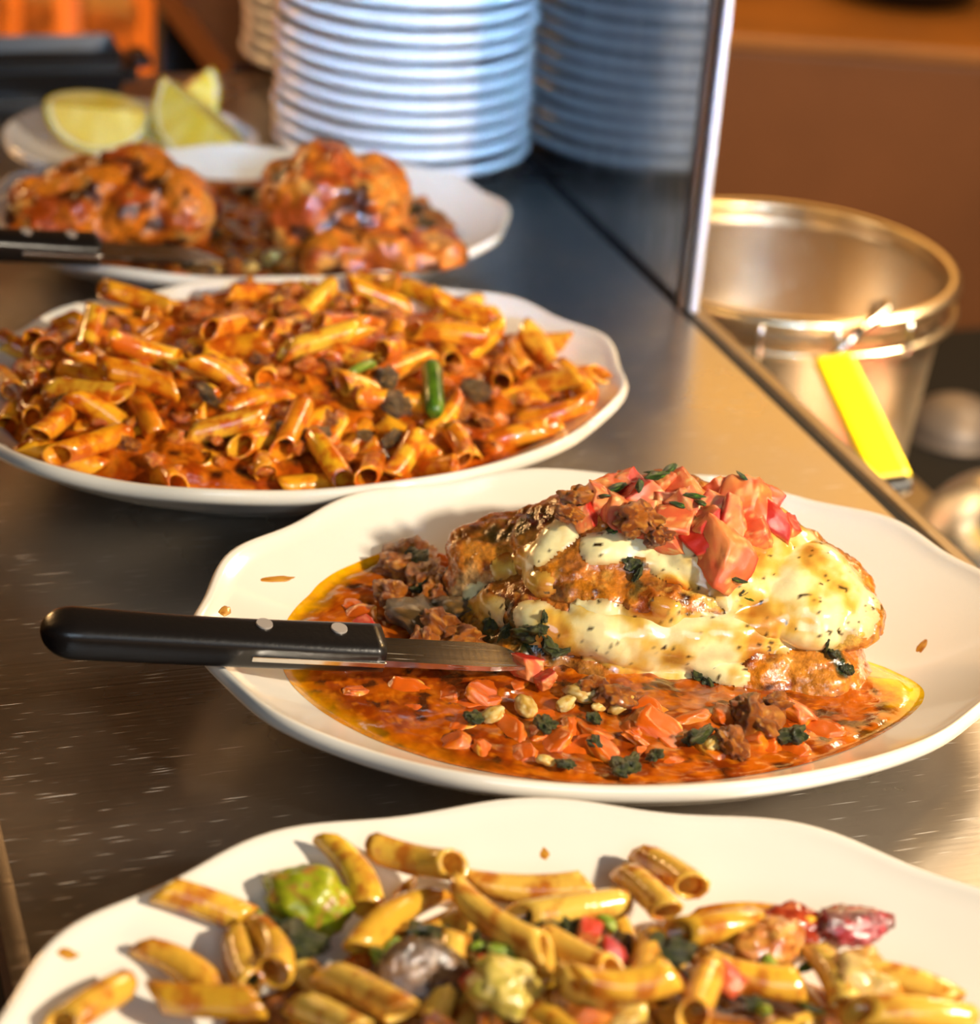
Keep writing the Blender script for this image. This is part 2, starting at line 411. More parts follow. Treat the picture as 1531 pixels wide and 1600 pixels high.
reflection_strip = box_me('reflection_strip', (-0.0012, 0.0, 0.0008), (0.0012, 0.022, 0.598), 0.0008)  # added angled strip, tinted brown to imitate warm reflections in the sheet
link('reflection_strip', reflection_strip, plain('brown_reflection_steel', (0.34, 0.24, 0.17), 0.30, 1.0, noise=0.1, nscale=30), pn, loc=(-0.0072, 0.0035, 0), rot=(0, 0, math.radians(-14)))

# ------------------------------------------------------------------ platters
PA, PB, RIMH, FOOTZ = 0.1555, 0.1195, 0.033, 0.007
def surf_z(t):                             # inside surface of a platter at radial fraction t
    t = np.asarray(t, float)
    return FOOTZ + (RIMH - FOOTZ) * np.clip((t - 0.50) / 0.50, 0, 1) ** 1.55
def scallop(phi): return 1 + 0.0105 * np.cos(12 * phi) + 0.003 * np.cos(6 * phi + 0.7)
def rim_wave(phi): return 0.0009 * np.cos(12 * phi)
def platter_mesh(name):
    n = 192
    ins = [(t, float(surf_z(t))) for t in np.linspace(0.02, 0.985, 26)]
    lip = [(0.995, RIMH + 0.0006), (1.006, RIMH + 0.0002), (1.013, RIMH - 0.0018), (1.012, RIMH - 0.0040), (1.003, RIMH - 0.0058)]
    und = [(0.97, RIMH - 0.0085), (0.92, RIMH - 0.0138), (0.85, RIMH - 0.0195), (0.78, RIMH - 0.0240), (0.71, 0.0055), (0.67, 0.0028), (0.655, 0.0), (0.625, 0.0), (0.61, 0.0035), (0.3, 0.0038), (0.02, 0.0038)]
    prof = ins + lip + und; k = len(prof); V = []; F = []
    for i in range(n):
        p = 2 * math.pi * i / n
        for t, z in prof:
            wv = max(0, (t - 0.55) / 0.45); sc_ = 1 + (scallop(p) - 1) * wv
            V.append((PA * t * sc_ * math.cos(p), PB * t * sc_ * math.sin(p), z + rim_wave(p) * wv * wv))
    for i in range(n):
        j = (i + 1) % n
        for q in range(k - 1): F.append((i * k + q, j * k + q, j * k + q + 1, i * k + q + 1))
    F.append(tuple(i * k for i in range(n))); F.append(tuple(i * k + k - 1 for i in range(n))[::-1])
    me = mesh_of(name, V, F); bm = bmesh.new(); bm.from_mesh(me); bmesh.ops.recalc_face_normals(bm, faces=bm.faces); bm.to_mesh(me); bm.free()
    smooth(me); return me
PLAT = platter_mesh('oval_platter')
class Pl:
    def __init__(s, c, ang, sc_=1.0): s.c = np.array([c[0], c[1], 0.0]); s.a = math.radians(ang); s.k = sc_
    def loc(s, P):                        # world -> platter coordinates
        q = (np.asarray(P, float) - s.c); c_, s_ = math.cos(s.a), math.sin(s.a)
        return np.stack([(q[..., 0] * c_ + q[..., 1] * s_), (-q[..., 0] * s_ + q[..., 1] * c_), q[..., 2]], -1) / s.k
    def wor(s, Q):
        Q = np.asarray(Q, float) * s.k; c_, s_ = math.cos(s.a), math.sin(s.a)
        return np.stack([Q[..., 0] * c_ - Q[..., 1] * s_, Q[..., 0] * s_ + Q[..., 1] * c_, Q[..., 2]], -1) + s.c
    def t(s, P): q = s.loc(P); return np.hypot(q[..., 0] / PA, q[..., 1] / PB)
    def z(s, P): return surf_z(s.t(P)) * s.k
    def hit(s, x, y, fn=None):            # the platter (or heap) surface point seen at x, y
        fn = fn or s.z; d = ray(x, y); lo = (0.13 - CH) / d[2]; hi = (0.0 - CH) / d[2]
        for tt in np.linspace(lo, hi, 400):
            P = CP + d * tt
            if P[2] <= fn(P): return P
        return CP + d * hi
PM = Pl((0.0498, 0.739), 15.5); PP = Pl((-0.0917, 0.941), 27); PC = Pl((-0.1445, 1.173), 14, 0.92); PF = Pl((0.041, 0.476), 9, 1.065)
for P_, lab in ((PF, 'cream oval scalloped platter of penne nearest the camera'),
                (PM, 'cream oval scalloped platter under the cheese-topped stuffed chicken and knife'),
                (PP, 'white oval scalloped platter heaped with orange sauced penne'),
                (PC, 'white oval scalloped platter holding two glazed chicken pieces')):
    o = link('oval_platter', PLAT, M_PORC, loc=P_.c, rot=(0, 0, P_.a)); o.scale = (P_.k,) * 3
    tag(o, lab, 'platter', 'oval platters along the counter')

# ------------------------------------------------------------------ sauce pools
def pool(name, pl, tmax, lev, colf, amp=0.0010, seed=3, nr=110, na=340, wob=0.03, hf=None, amod=None):
    R_ = np.linspace(0.0, 1, nr); A_ = np.linspace(0, 2 * math.pi, na, endpoint=False)
    rr, aa = np.meshgrid(R_, A_, indexing='ij')
    wv = 1 + wob * (fbm(np.stack([np.cos(A_) * 2, np.sin(A_) * 2, A_ * 0], 1), 1.5, seed) - 0.5) * 2
    if amod is not None: wv = wv * amod(np.degrees((A_ + math.pi) % (2 * math.pi) - math.pi))
    t = rr * tmax * wv[None, :]
    levs = np.broadcast_to(np.minimum(lev, surf_z(tmax * wv) + 0.0012)[None, :], rr.shape).ravel() if amod is not None else np.full(rr.size, lev)
    levs = lev + (levs - lev) * sst(0.25, 0.8, rr.ravel())
    x = t * PA * np.cos(aa); y = t * PB * np.sin(aa)
    P2 = np.stack([x, y, 0 * x], -1).reshape(-1, 3)
    W_ = pl.wor(P2); tt = t.ravel(); sz = surf_z(tt)
    z = levs + (fbm(W_, 95, seed, 4) - 0.5) * 2 * amp + (fbm(W_, 300, seed + 9, 3) - 0.5) * amp * 0.7
    if name == 'tomato_sauce': q_ = pl.loc(W_); calm = sst(0.068, 0.082, q_[:, 0] + 0.3 * q_[:, 1]); z = z * (1 - calm) + levs * calm
    if hf is not None: z = hf(W_) + (fbm(W_, 95, seed, 4) - 0.5) * 2 * amp
    ed = sst(1.0, 0.93, rr.ravel())
    z = np.maximum(z * ed + (sz + 0.0001) * (1 - ed), sz * 1.0 + 0.00015)
    Q = P2.copy(); Q[:, 2] = z; Wd = pl.wor(Q)
    F = []
    for i in range(nr - 1):
        for j in range(na):
            k = (j + 1) % na
            F.append((i * na + j, (i + 1) * na + j, (i + 1) * na + k, i * na + k))
    me = mesh_of(name, Wd, F); smooth(me)
    setcol(me, colf(Wd, rr.ravel(), z - sz)); return me

# main platter: tomato butter sauce with a rim of oil, clear yellow oil at its right end
def c_main(W_, r, dep):
    n = fbm(W_, 120, 5, 4); n2 = fbm(W_, 420, 11, 3)
    C = mixc(S(194, 92, 8)[None], S(146, 56, 6), sst(0.42, 0.62, n))
    C = mixc(C, S(212, 114, 18), sst(0.58, 0.72, n2))
    C = mixc(C, S(84, 38, 10), sst(0.64, 0.74, fbm(W_, 160, 21, 3)))
    q = PM.loc(W_)
    oil = sst(0.90, 1.0, r + 0.10 * (n - 0.5)) * sst(-0.6, 0.4, q[:, 1] / PB + 0.6 * np.abs(q[:, 0]) / PA)
    C = mixc(C, S(240, 172, 8), oil)
    ro = sst(0.070, 0.088, q[:, 0] + 0.35 * q[:, 1] + 0.02 * (n - 0.5))
    return mixc(C, S(255, 206, 4), ro)
me = pool('tomato_sauce', PM, 0.808, 0.0188, c_main, 0.0010, wob=0.018, amod=lambda d: 1 - 0.24 * sst(-38, 2, d) * sst(122, 100, d))
solo('tomato_sauce', me, M_SAUCE, 'orange tomato sauce with yellow oil pooled around the stuffed chicken', 'sauce')

# ------------------------------------------------------------------ stuffed chicken
sc0 = np.array([0.062, 0.745, 0.012])
chick = thing('stuffed_chicken', sc0, 'tall stuffed chicken with browned crust, melted cheese and spinach in sauce', 'chicken')
low = blob('lower_breast', [
    ((0.066, 0.750, 0.028), (0.068, 0.034, 0.019)),
    (aty(1262, 1048, 0.737), (0.023, 0.026, 0.017)), (aty(1170, 1040, 0.738), (0.030, 0.028, 0.019)),
    (aty(1035, 1062, 0.735), (0.030, 0.027, 0.016)), (aty(945, 1045, 0.733), (0.026, 0.022, 0.015)),
    (aty(840, 1015, 0.737), (0.023, 0.020, 0.015)), (aty(775, 985, 0.752), (0.018, 0.02, 0.016))],
    0.0011, 5, ((45, 0.0036, 1), (130, 0.0022, 2), (360, 0.0008, 3)))
def seat(me, pl, gap=0.0003):
    V_ = getv(me); V_[:, 2] = np.maximum(V_[:, 2], pl.z(V_) + gap); setv(me, V_)
seat(low, PM)
upp = blob('upper_breast', [
    (aty(985, 872, 0.762), (0.046, 0.032, 0.023), (0.30, 0.05, 0)),
    (aty(1050, 822, 0.775), (0.038, 0.026, 0.016), (0.2, 0.1, 0)),
    (aty(1165, 885, 0.757), (0.042, 0.031, 0.0165), (0.42, 0.30, 0)),
    (aty(1270, 930, 0.748), (0.027, 0.026, 0.0125), (0.35, 0.30, 0)),
    (aty(1330, 960, 0.742), (0.0135, 0.017, 0.009), (0.2, 0.25, 0)),
    (aty(805, 868, 0.770), (0.024, 0.022, 0.0125), (0.3, -0.15, 0)), (aty(835, 838, 0.775), (0.014, 0.014, 0.010)),
    (aty(748, 865, 0.770), (0.012, 0.016, 0.0095), (0.3, -0.2, 0)), (aty(765, 845, 0.776), (0.008, 0.01, 0.008)),
    (aty(738, 920, 0.765), (0.011, 0.014, 0.012)), (aty(790, 915, 0.764), (0.014, 0.014, 0.010)),
    (aty(890, 905, 0.744), (0.017, 0.016, 0.012)), (aty(950, 925, 0.739), (0.017, 0.016, 0.0105)), (aty(1020, 932, 0.736), (0.018, 0.016, 0.010)), (aty(1090, 935, 0.738), (0.018, 0.015, 0.009)), (aty(1170, 955, 0.738), (0.020, 0.014, 0.0075))],
    0.0011, 4, ((48, 0.0028, 31), (120, 0.0022, 32), (300, 0.0010, 33)))
fill = blob('filling', [((0.066, 0.757, 0.040), (0.056, 0.028, 0.014)), (aty(880, 950, 0.752), (0.025, 0.018, 0.010)), (aty(1180, 990, 0.752), (0.030, 0.018, 0.009)),
    (aty(1040, 985, 0.745), (0.036, 0.018, 0.011))], 0.0013, 3, ((90, 0.0028, 41), (240, 0.0016, 42)))
TREES = [BVHTree.FromPolygons(getv(m_).tolist(), faces(m_)) for m_ in (low, upp, fill)]
def hit(x, y, extra=0.0):                  # point on the chicken seen at x, y
    best = None; d = ray(x, y)
    for T_ in TREES:
        h = T_.ray_cast(Vector(CP), Vector(d))
        if h[0] is not None and (best is None or h[3] < best[1]): best = (np.array(h[0]) + np.array(h[1]) * extra, h[3], np.array(h[1]))
    if best is None:
        P = PM.hit(x, y, lambda p: max(PM.z(p), 0.0188)); return P, np.array([0, 0, 1.0])
    return best[0], best[2]
def on(*pts): return np.array([hit(x, y)[0] for x, y in pts])
GOLD, TAN, BRN, DKB, CRM, SPN = S(210, 124, 26), S(196, 112, 36), S(140, 62, 10), S(62, 24, 6), S(248, 230, 168), S(38, 50, 16)
def crust(V, seed):
    n = fbm(V, 80, seed, 4); n2 = fbm(V, 260, seed + 5, 3)
    C = mixc(GOLD[None], TAN, sst(0.4, 0.6, n)); C = mixc(C, BRN, sst(0.52, 0.68, fbm(V, 110, seed + 3, 4)))
    C = mixc(C, S(214, 150, 62), sst(0.58, 0.75, n2)); return mixc(C, DKB, sst(0.62, 0.74, fbm(V, 150, seed + 8, 4)))
V = getv(low); C = crust(V, 51)
C = dabs(V, C, [(on((770, 970), (800, 985)), 0.010, S(92, 74, 30), 0.9), (on((820, 985), (860, 1000)), 0.009, SPN, 1), (on((760, 1000)), 0.006, SPN, 0.7),
    (on((1150, 1025), (1120, 1030)), 0.008, S(80, 24, 6), 0.9), (on((1205, 1020), (1215, 1000)), 0.006, S(120, 52, 10), 0.8),
    (on((1300, 1020), (1320, 1055)), 0.004, SPN, 1), (on((1255, 1070)), 0.005, S(84, 24, 8), 0.9),
    (on((1110, 1080), (1100, 1100)), 0.009, SPN, 0.95), (on((1240, 1040), (1280, 1060), (1260, 1090)), 0.009, S(214, 138, 50), 0.8),
    (on((900, 1055), (930, 1050)), 0.008, S(170, 110, 40), 0.8), (on((970, 1075), (990, 1085)), 0.006, S(110, 44, 14), 0.8)], 61)
setcol(low, C)
V = getv(upp); C = crust(V, 71)
C = dabs(V, C, [(on((755, 850), (800, 860), (840, 850)), 0.013, S(222, 140, 44), 0.85), (on((780, 835), (830, 815), (850, 810)), 0.008, S(70, 62, 24), 0.9), (on((845, 815)), 0.005, S(110, 16, 8), 0.9),
    (on((730, 930), (760, 950)), 0.012, S(206, 158, 96), 0.9), (on((1000, 880), (990, 910)), 0.007, S(60, 58, 26), 0.9),
    (on((1040, 870), (1070, 890)), 0.012, S(208, 148, 60), 0.9), (on((900, 880), (880, 910)), 0.006, S(92, 40, 10), 0.7),
    (on((1140, 900), (1300, 960)), 0.020, S(222, 176, 78), 0.9), (on((1330, 950), (1360, 960)), 0.010, S(206, 146, 48), 0.9),
    (on((1200, 980), (1260, 985)), 0.005, S(150, 84, 26), 0.8), (on((1285, 845), (1330, 890)), 0.006, S(206, 130, 46), 0.8),
    (on((930, 860), (1000, 840)), 0.014, S(190, 112, 36), 0.6), (on((920, 790), (1000, 760)), 0.016, S(150, 60, 20), 0.7)], 81)
setcol(upp, C)
V = getv(fill); C = mixc(S(176, 128, 60)[None], S(64, 60, 26), sst(0.45, 0.6, fbm(V, 120, 91, 4))); setcol(fill, mixc(C, S(224, 200, 140), sst(0.55, 0.68, fbm(V, 90, 97, 3))))
for m_ in (low, upp, fill): pass
# cheese: strands drawn over the surface (points, width)
def cheese_field(V, strokes, seed):
    n = fbm(V, 110, seed, 3); f = np.full(len(V), -9.0)
    for P, r in strokes: f = np.maximum(f, 1 - seg_dist(V, P) / r)
    return f + (n - 0.5) * 0.55
ST_TOP = [(on((1100, 850), (1180, 860), (1240, 880), (1300, 915)), 0.020), (on((1150, 895), (1220, 925), (1290, 950)), 0.013), (on((1230, 840), (1290, 870), (1320, 910)), 0.012), (on((1140, 830), (1240, 840)), 0.014),
          (on((1060, 865), (1110, 890), (1150, 925)), 0.008), (on((930, 855), (960, 850), (1000, 845)), 0.006), (on((1250, 960), (1200, 965)), 0.006),
          (on((880, 830), (840, 870), (795, 890)), 0.0065), (on((800, 895), (785, 930), (770, 950)), 0.006), (on((820, 905), (850, 915)), 0.005)]
ST_MID = [(on((745, 935), (775, 955)), 0.006), (on((830, 968), (880, 990), (930, 1005)), 0.0075), (on((925, 985), (990, 1000), (1060, 1005)), 0.0105),
          (on((1010, 985), (1060, 985), (1130, 988), (1200, 992), (1290, 990)), 0.0068), (on((1040, 1015), (1100, 1012), (1150, 1000)), 0.009),
          (on((1010, 1025), (1045, 1055), (1065, 1095)), 0.0085), (on((1060, 1060), (1072, 1108)), 0.0065), (on((950, 1018), (1000, 1030)), 0.006), (on((1090, 1040), (1150, 1055)), 0.0045),
          (on((905, 950), (925, 962)), 0.0035), (on((1030, 945), (1050, 950)), 0.0035)]
k = 0
for m_, ST in ((upp, ST_TOP + ST_MID), (fill, ST_MID + ST_TOP), (low, ST_MID)):
    k += 1; V = getv(m_); f = cheese_field(V, ST, 100 + k)
    m2, Vb, fb = shell('melted_cheese', m_, f, 0.0019)
    if len(m2.polygons) < 20: continue
    bm = bmesh.new(); bm.from_mesh(m2); iv = [v for v in bm.verts if not v.is_boundary]
    for _ in range(9): bmesh.ops.smooth_vert(bm, verts=iv, factor=0.5, use_axis_x=True, use_axis_y=True, use_axis_z=True)
    bm.to_mesh(m2); bm.free(); smooth(m2)
    V2 = getv(m2); setv(m2, V2 + getn(m2) * 0.0006 + getn(m2) * ((fbm(V2, 120, 120 + k) - 0.5) * 0.0006)[:, None])
    n = fbm(Vb, 70, 130 + k, 4)
    C = mixc(CRM[None], S(228, 180, 74), sst(0.44, 0.60, n)); C = mixc(C, S(186, 112, 34), sst(0.57, 0.70, n) * 0.8 + 0.5 * sst(0.25, -0.1, fb))
    C = mixc(C, S(60, 40, 16), sst(0.74, 0.79, fbm(Vb, 520, 140 + k, 2)))
    setcol(m2, C); rebase(m2, sc0); link('melted_cheese', m2, M_CHEESE, chick)
for nm, m_ in (('lower_breast', low), ('upper_breast', upp), ('filling', fill)):
    rebase(m_, sc0); link(nm, m_, M_MEAT, chick)

# ---- small pieces: a few shapes of each kind, copied
def lump(name, seed, r=(1, 1, 1), rough_=0.35, sub=3, cols=None, sharp=0.0):
    U, T = ico(sub); U = U.copy() * 1.0
    if sharp: U = np.sign(U) * np.abs(U) ** sharp; U /= np.abs(U).max()
    d = 1 + (fbm(U + seed * 3.1, 1.6, seed, 3) - 0.5) * 2 * rough_ + (fbm(U + seed * 1.7, 4.2, seed + 2, 3) - 0.5) * rough_ * 0.9
    V = U * d[:, None] * np.array(r); me = mesh_of(name, V, T); smooth(me)
    n = fbm(U + seed, 2.0, seed + 4, 3); n2 = fbm(U + seed, 4.5, seed + 7, 2)
    c0, c1, c2 = cols; C = mixc(np.asarray(c0)[None], np.asarray(c1), sst(0.4, 0.6, n)); setcol(me, mixc(C, np.asarray(c2), sst(0.58, 0.72, n2))); return me
def family(name, n, mat, **kw):
    L_ = []
    for k in range(n):
        m_ = lump(name, 13 + k * 7 + sum(map(ord, name)) % 50, **kw); m_.materials.append(mat); L_.append(m_)
    return L_
def dice(name, seed, mat, cols, r=(1, .85, .75), rnd=0.30, am=0.30):
    bm = bmesh.new(); bmesh.ops.create_cube(bm, size=2); bmesh.ops.subdivide_edges(bm, edges=bm.edges[:], cuts=9, use_grid_fill=True)
    me = bpy.data.meshes.new(name); bm.to_mesh(me); bm.free(); U = getv(me)
    Sx = U / np.linalg.norm(U, axis=1)[:, None] * 1.25; V_ = U * (1 - rnd) + Sx * rnd; rs = np.random.default_rng(seed)
    V_ = V_ @ (np.eye(3) + rs.normal(0, 0.16, (3, 3)))
    o_ = U + seed * 5.3
    V_ = V_ + np.stack([fbm(o_, 0.8, seed + k, 3) - 0.5 for k in range(3)], 1) * 2 * am + (U / np.linalg.norm(U, axis=1)[:, None]) * ((fbm(o_, 3.2, seed + 5, 2) - 0.5) * 0.16)[:, None]
    n = fbm(o_ * [1, 1, 0.35], 1.7, seed + 8, 3)
    C = mixc(np.asarray(cols[0])[None], np.asarray(cols[1]), sst(0.42, 0.62, n)); C = mixc(C, np.asarray(cols[3]), sst(0.66, 0.74, fbm(o_, 2.6, seed + 11, 2)))
    C = mixc(C, np.asarray(cols[2]), sst(0.72, 0.92, U[:, 2] + 0.1 * (n - 0.5)))
    setv(me, V_ * np.array(r) * 0.82); setcol(me, C); smooth(me); me.materials.append(mat); return me
TOM = [dice('tomato_dice', 11 + 3 * k, M_TOM, (S(236, 104, 58), S(242, 142, 70), S(204, 44, 26), S(244, 190, 110))) for k in range(6)]
TOMC = [dice('cooked_tomato', 71 + 3 * k, M_SAUCE, (S(230, 128, 20), S(218, 104, 14), S(222, 98, 20), S(242, 172, 60)), (1, .75, .42), 0.55, 0.42) for k in range(6)]
SPIN = family('spinach_bit', 5, M_GREEN, r=(1, 0.75, 0.5), rough_=0.75, sub=4, cols=(S(42, 54, 18), S(76, 82, 30), S(22, 26, 10)))
HERB = family('herb_shred', 3, M_GREEN, r=(1, 0.4, 0.22), rough_=0.6, cols=(S(44, 80, 16), S(24, 40, 12), S(110, 160, 30)))
BROWN = family('browned_bit', 6, M_MEAT, r=(1, 0.75, 0.65), rough_=0.7, sub=4, cols=(S(204, 112, 26), S(146, 70, 14), S(236, 156, 56)))
PALE = family('garlic_bit', 4, M_VEG, r=(1, 0.7, 0.5), rough_=0.45, cols=(S(226, 190, 104), S(200, 150, 50), S(236, 214, 150)))
OLIVE = family('mushroom_bit', 4, M_MEAT, r=(1, 0.8, 0.5), rough_=0.6, cols=(S(104, 76, 34), S(64, 48, 22), S(160, 112, 50)))
def scat(name, fam, P, size, label, cat, group, rot=None, scl=None):
    me = fam[random.randrange(len(fam))]; o = link(name, me, None, loc=P)
    o.rotation_euler = rot or (random.uniform(-.5, .5), random.uniform(-.5, .5), random.uniform(0, 6.28))
    s = size * random.uniform(0.85, 1.15); o.scale = (s, s, s) if scl is None else (s * scl[0], s * scl[1], s * scl[2])
    return tag(o, label, cat, group)
# diced tomato on top, each set on the chicken
for x, y, r in ((1165, 795, .0105), (1205, 818, .0088), (1150, 772, .0075), (1128, 868, .0098), (1060, 820, .0088), (1040, 788, .0085), (1095, 822, .0082), (1000, 782, .0085),
                (1075, 772, .0072), (965, 795, .0078), (935, 782, .0072), (985, 760, .0075), (1030, 760, .0072), (918, 808, .0062), (1110, 798, .0078), (950, 765, .0068), (1190, 778, .0070), (1230, 822, .0065), (1010, 806, .0075), (1075, 796, .0075),
                (1130, 820, .0085), (1180, 830, .0075), (1055, 846, .0070), (1015, 830, .0065), (1105, 848, .0075), (900, 790, .0058), (1120, 772, .0068), (975, 815, .0066)):
    P, n_ = hit(x, y + 8); P = P + n_ * r * 0.30
    scat('tomato_dice', TOM, P, r, rot=(random.uniform(0, 6.28), random.uniform(-1.2, 1.2), random.uniform(0, 6.28)), label='largest tomato dice, sliding down the cheese below the rest of the topping' if (x, y) == (1128, 868) else 'glossy red tomato dice heaped on top of the stuffed chicken', cat='tomato', group=None if (x, y) == (1128, 868) else 'diced tomatoes topping the chicken')
dg = bpy.context.evaluated_depsgraph_get(); dg.update()
for o in [o for o in COL.objects if o.name.startswith('tomato_dice')]:
    TREES.append(BVHTree.FromPolygons([tuple(o.matrix_world @ v.co) for v in o.data.vertices], faces(o.data)))
def top_at(x, y):
    while y < 860:
        best = None; d = ray(x, y)
        for T_ in TREES:
            h = T_.ray_cast(Vector(CP), Vector(d))
            if h[0] is not None and (best is None or h[3] < best[1]): best = (np.array(h[0]), h[3], np.array(h[1]))
        if best is not None: return best[0], best[2]
        y += 3
    return hit(x, y)
for x, y, r in ((1030, 745, .0045), (1045, 722, .0042), (1018, 722, .0030), (1080, 775, .0050), (915, 780, .0050), (960, 765, .0045), (1090, 785, .0045), (1160, 745, .0032), (955, 830, .0045), (1000, 760, .0040), (1150, 905, .0035), (1160, 930, .0040), (940, 775, .0040), (1060, 790, .0030)):
    P, n_ = top_at(x, y); P = P + n_ * 0.0006
    scat('herb_shred', HERB, P, r, 'dark green herb shred scattered over the tomato and cheese topping', 'herb', 'herb shreds on the chicken')
for x, y, r in ((985, 812, .0075), (1005, 815, .0065), (1020, 838, .0055), (900, 775, .0060), (1040, 840, .0045), (890, 800, .005)):
    P, n_ = hit(x, y); P = P + n_ * 0.002
    scat('browned_bit', BROWN, P, r, 'dark browned crust bit on the upper slope of the stuffed chicken', 'crust', 'crust bits under the tomato topping')
for x, y, r in ((835, 990, .0085), (860, 1000, .0075), (850, 975, .006), (775, 975, .006), (1110, 1075, .0080), (1105, 1100, .0065), (1095, 1055, .006), (1300, 1022, .0045), (1322, 1050, .0036), (995, 900, .0050), (985, 880, .0040), (1160, 930, .0040), (1215, 985, .004), (870, 1020, .006), (790, 990, .005), (1290, 1005, .0035)):
    P, n_ = hit(x, y); m_ = SPIN[random.randrange(5)]
    o = link('spinach_bit', m_, None, chick, loc=P - sc0, rot=(random.uniform(0, 6), random.uniform(0, 6), random.uniform(0, 6))); o.scale = (r * .8, r * .8, r * .6)

# pieces lying in the sauce of the main platter
G = 'pieces in the sauce around the stuffed chicken'
def sau(x, y, up=0.0): return at(x, y, 0.0190 + up)
for x, y, r in ((770, 1090, .0105), (745, 1105, .008), (800, 1075, .006), (1140, 1135, .0115), (1165, 1160, .0085), (1250, 1125, .0115), (1275, 1150, .0095), (1230, 1150, .008), (930, 1145, .0105), (895, 1150, .0085), (1030, 1150, .010), (1060, 1165, .009), (1000, 1160, .008),
                (860, 1165, .009), (830, 1150, .008), (790, 1150, .009), (960, 1110, .007), (1010, 1120, .007), (720, 1135, .008), (560, 970, .0075), (590, 985, .006), (545, 950, .007), (640, 1120, .007), (1195, 1175, .006), (1110, 1175, .008), (950, 1180, .008), (870, 1130, .008), (690, 1090, .007), (1300, 1145, .006), (640, 1085, .008), (560, 1085, .006), (700, 1165, .008), (760, 1180, .007), (815, 1185, .008), (905, 1175, .009), (985, 1140, .008), (1075, 1130, .008), (1135, 1185, .007), (1240, 1180, .007), (1040, 1190, .007), (880, 1155, .0085), (1000, 1185, .006), (500, 1040, .005)):
    scat('cooked_tomato', TOMC, sau(x, y, -.0026), r * 1.1, 'soft orange tomato piece in the sauce ' + ('behind the knife handle' if y < 1000 else 'left of the blade tip, before the knife' if x < 730 else 'in front of the stuffed chicken' if x < 1050 else 'at the right front of the stuffed chicken'), 'tomato', 'cooked tomato pieces ' + ('behind the knife' if y < 1000 else 'in front of the knife' if x < 730 else 'in front of the chicken' if x < 1050 else 'at the right front'))
for x, y, r in ((822, 1043, .0062), (852, 1062, .0050), (570, 980, .0048)):
    scat('tomato_dice', TOM, sau(x, y, .004), r, 'small red tomato dice lying at the foot of the stuffed chicken', 'tomato', 'red tomato dice beside the blade')
for x, y, r in ((640, 870, .0105), (665, 905, .0085), (655, 965, .0125), (690, 985, .0115), (625, 885, .0070), (700, 950, .0100), (610, 930, .007), (680, 930, .008), (720, 1000, .008), (1185, 1130, .0100), (1140, 1160, .008), (1165, 1108, .0075), (965, 1092, .0065), (920, 1080, .006), (665, 1005, .007), (1210, 1105, .007)):
    scat('browned_chunk', OLIVE if (x + y) % 3 == 0 else BROWN, sau(x, y, .003), r, 'browned glossy chunk ' + ('clustered behind the knife, left of the stuffed chicken' if x < 730 else 'in the sauce in front of the stuffed chicken'), 'chicken', 'browned chunks ' + ('behind the knife' if x < 730 else 'in front of the stuffed chicken'))
for x, y, r in ((640, 878, .0070), (660, 915, .0055), (700, 900, .0050), (852, 1132, .004), (742, 1122, .0032), (985, 1195, .004), (970, 1200, .004), (1090, 1150, .0052), (928, 1122, .0036), (884, 1194, .0032), (1240, 1150, .0045), (675, 1025, .004), (1025, 1180, .003), (930, 1160, .003)):
    scat('spinach_bit', SPIN, sau(x, y, .003), r, 'dark wilted spinach bit floating in the sauce around the stuffed chicken', 'spinach', 'spinach bits in the sauce')
for x, y, r in ((822, 1102, .0045), (905, 1084, .0062), (884, 1100, .0045), (970, 1098, .0050), (852, 1188, .0040), (1112, 1162, .0040), (770, 1117, .0045), (935, 1104, .0035)):
    scat('garlic_bit', PALE, sau(x, y, .002), r, 'pale yellow garlic bit in the sauce in front of the stuffed chicken', 'garlic', 'garlic bits in the sauce')

# spots of sauce and oil on the platters
OILS = []
for k in range(3):
    m_ = lump('sauce_drop', 900 + k, r=(1, 0.75, 0.08), rough_=0.3, sub=3, cols=(S(206, 150, 60), S(196, 134, 44), S(166, 98, 26))); m_.materials.append(M_OIL); OILS.append(m_)
def drop(pl, x, y, r, where, el=1.0, rz=None):
    P = pl.hit(x, y); e = 0.002
    gx = (pl.z(P + [e, 0, 0]) - pl.z(P - [e, 0, 0])) / (2 * e); gy = (pl.z(P + [0, e, 0]) - pl.z(P - [0, e, 0])) / (2 * e)
    n_ = Vector((-gx, -gy, 1)).normalized(); q = n_.to_track_quat('Z', 'Y')
    o = link('sauce_drop', OILS[random.randrange(3)], None, loc=P + np.array(n_) * 0.0001)
    o.rotation_euler = (q.to_matrix() @ Matrix.Rotation(rz if rz is not None else random.uniform(0, 6), 3, 'Z')).to_euler(); o.scale = (r * el * 1.25, r * 1.25, r * 1.25)
    tag(o, 'small amber sauce drop dried on the bare rim of the ' + where, 'drop', 'sauce drops on the ' + where)
for x, y, r, el in ((352, 955, .0022, 1.6), (435, 905, .0018, 5), (540, 852, .0016, 1), (500, 830, .0012, 1.3), (1352, 985, .0016, 1.3), (1440, 1013, .0030, 2.2), (1470, 1090, .0012, 1), (520, 890, .001, 1.2)):
    drop(PM, x, y, r, 'chicken platter', el)
for x, y, r, el in ((107, 1490, .0028, 1.3), (246, 1396, .0022, 1), (850, 1333, .0020, 1), (1470, 1425, .0012, 1), (1480, 1470, .001, 1)):
    drop(PF, x, y, r, 'nearest penne platter', el)

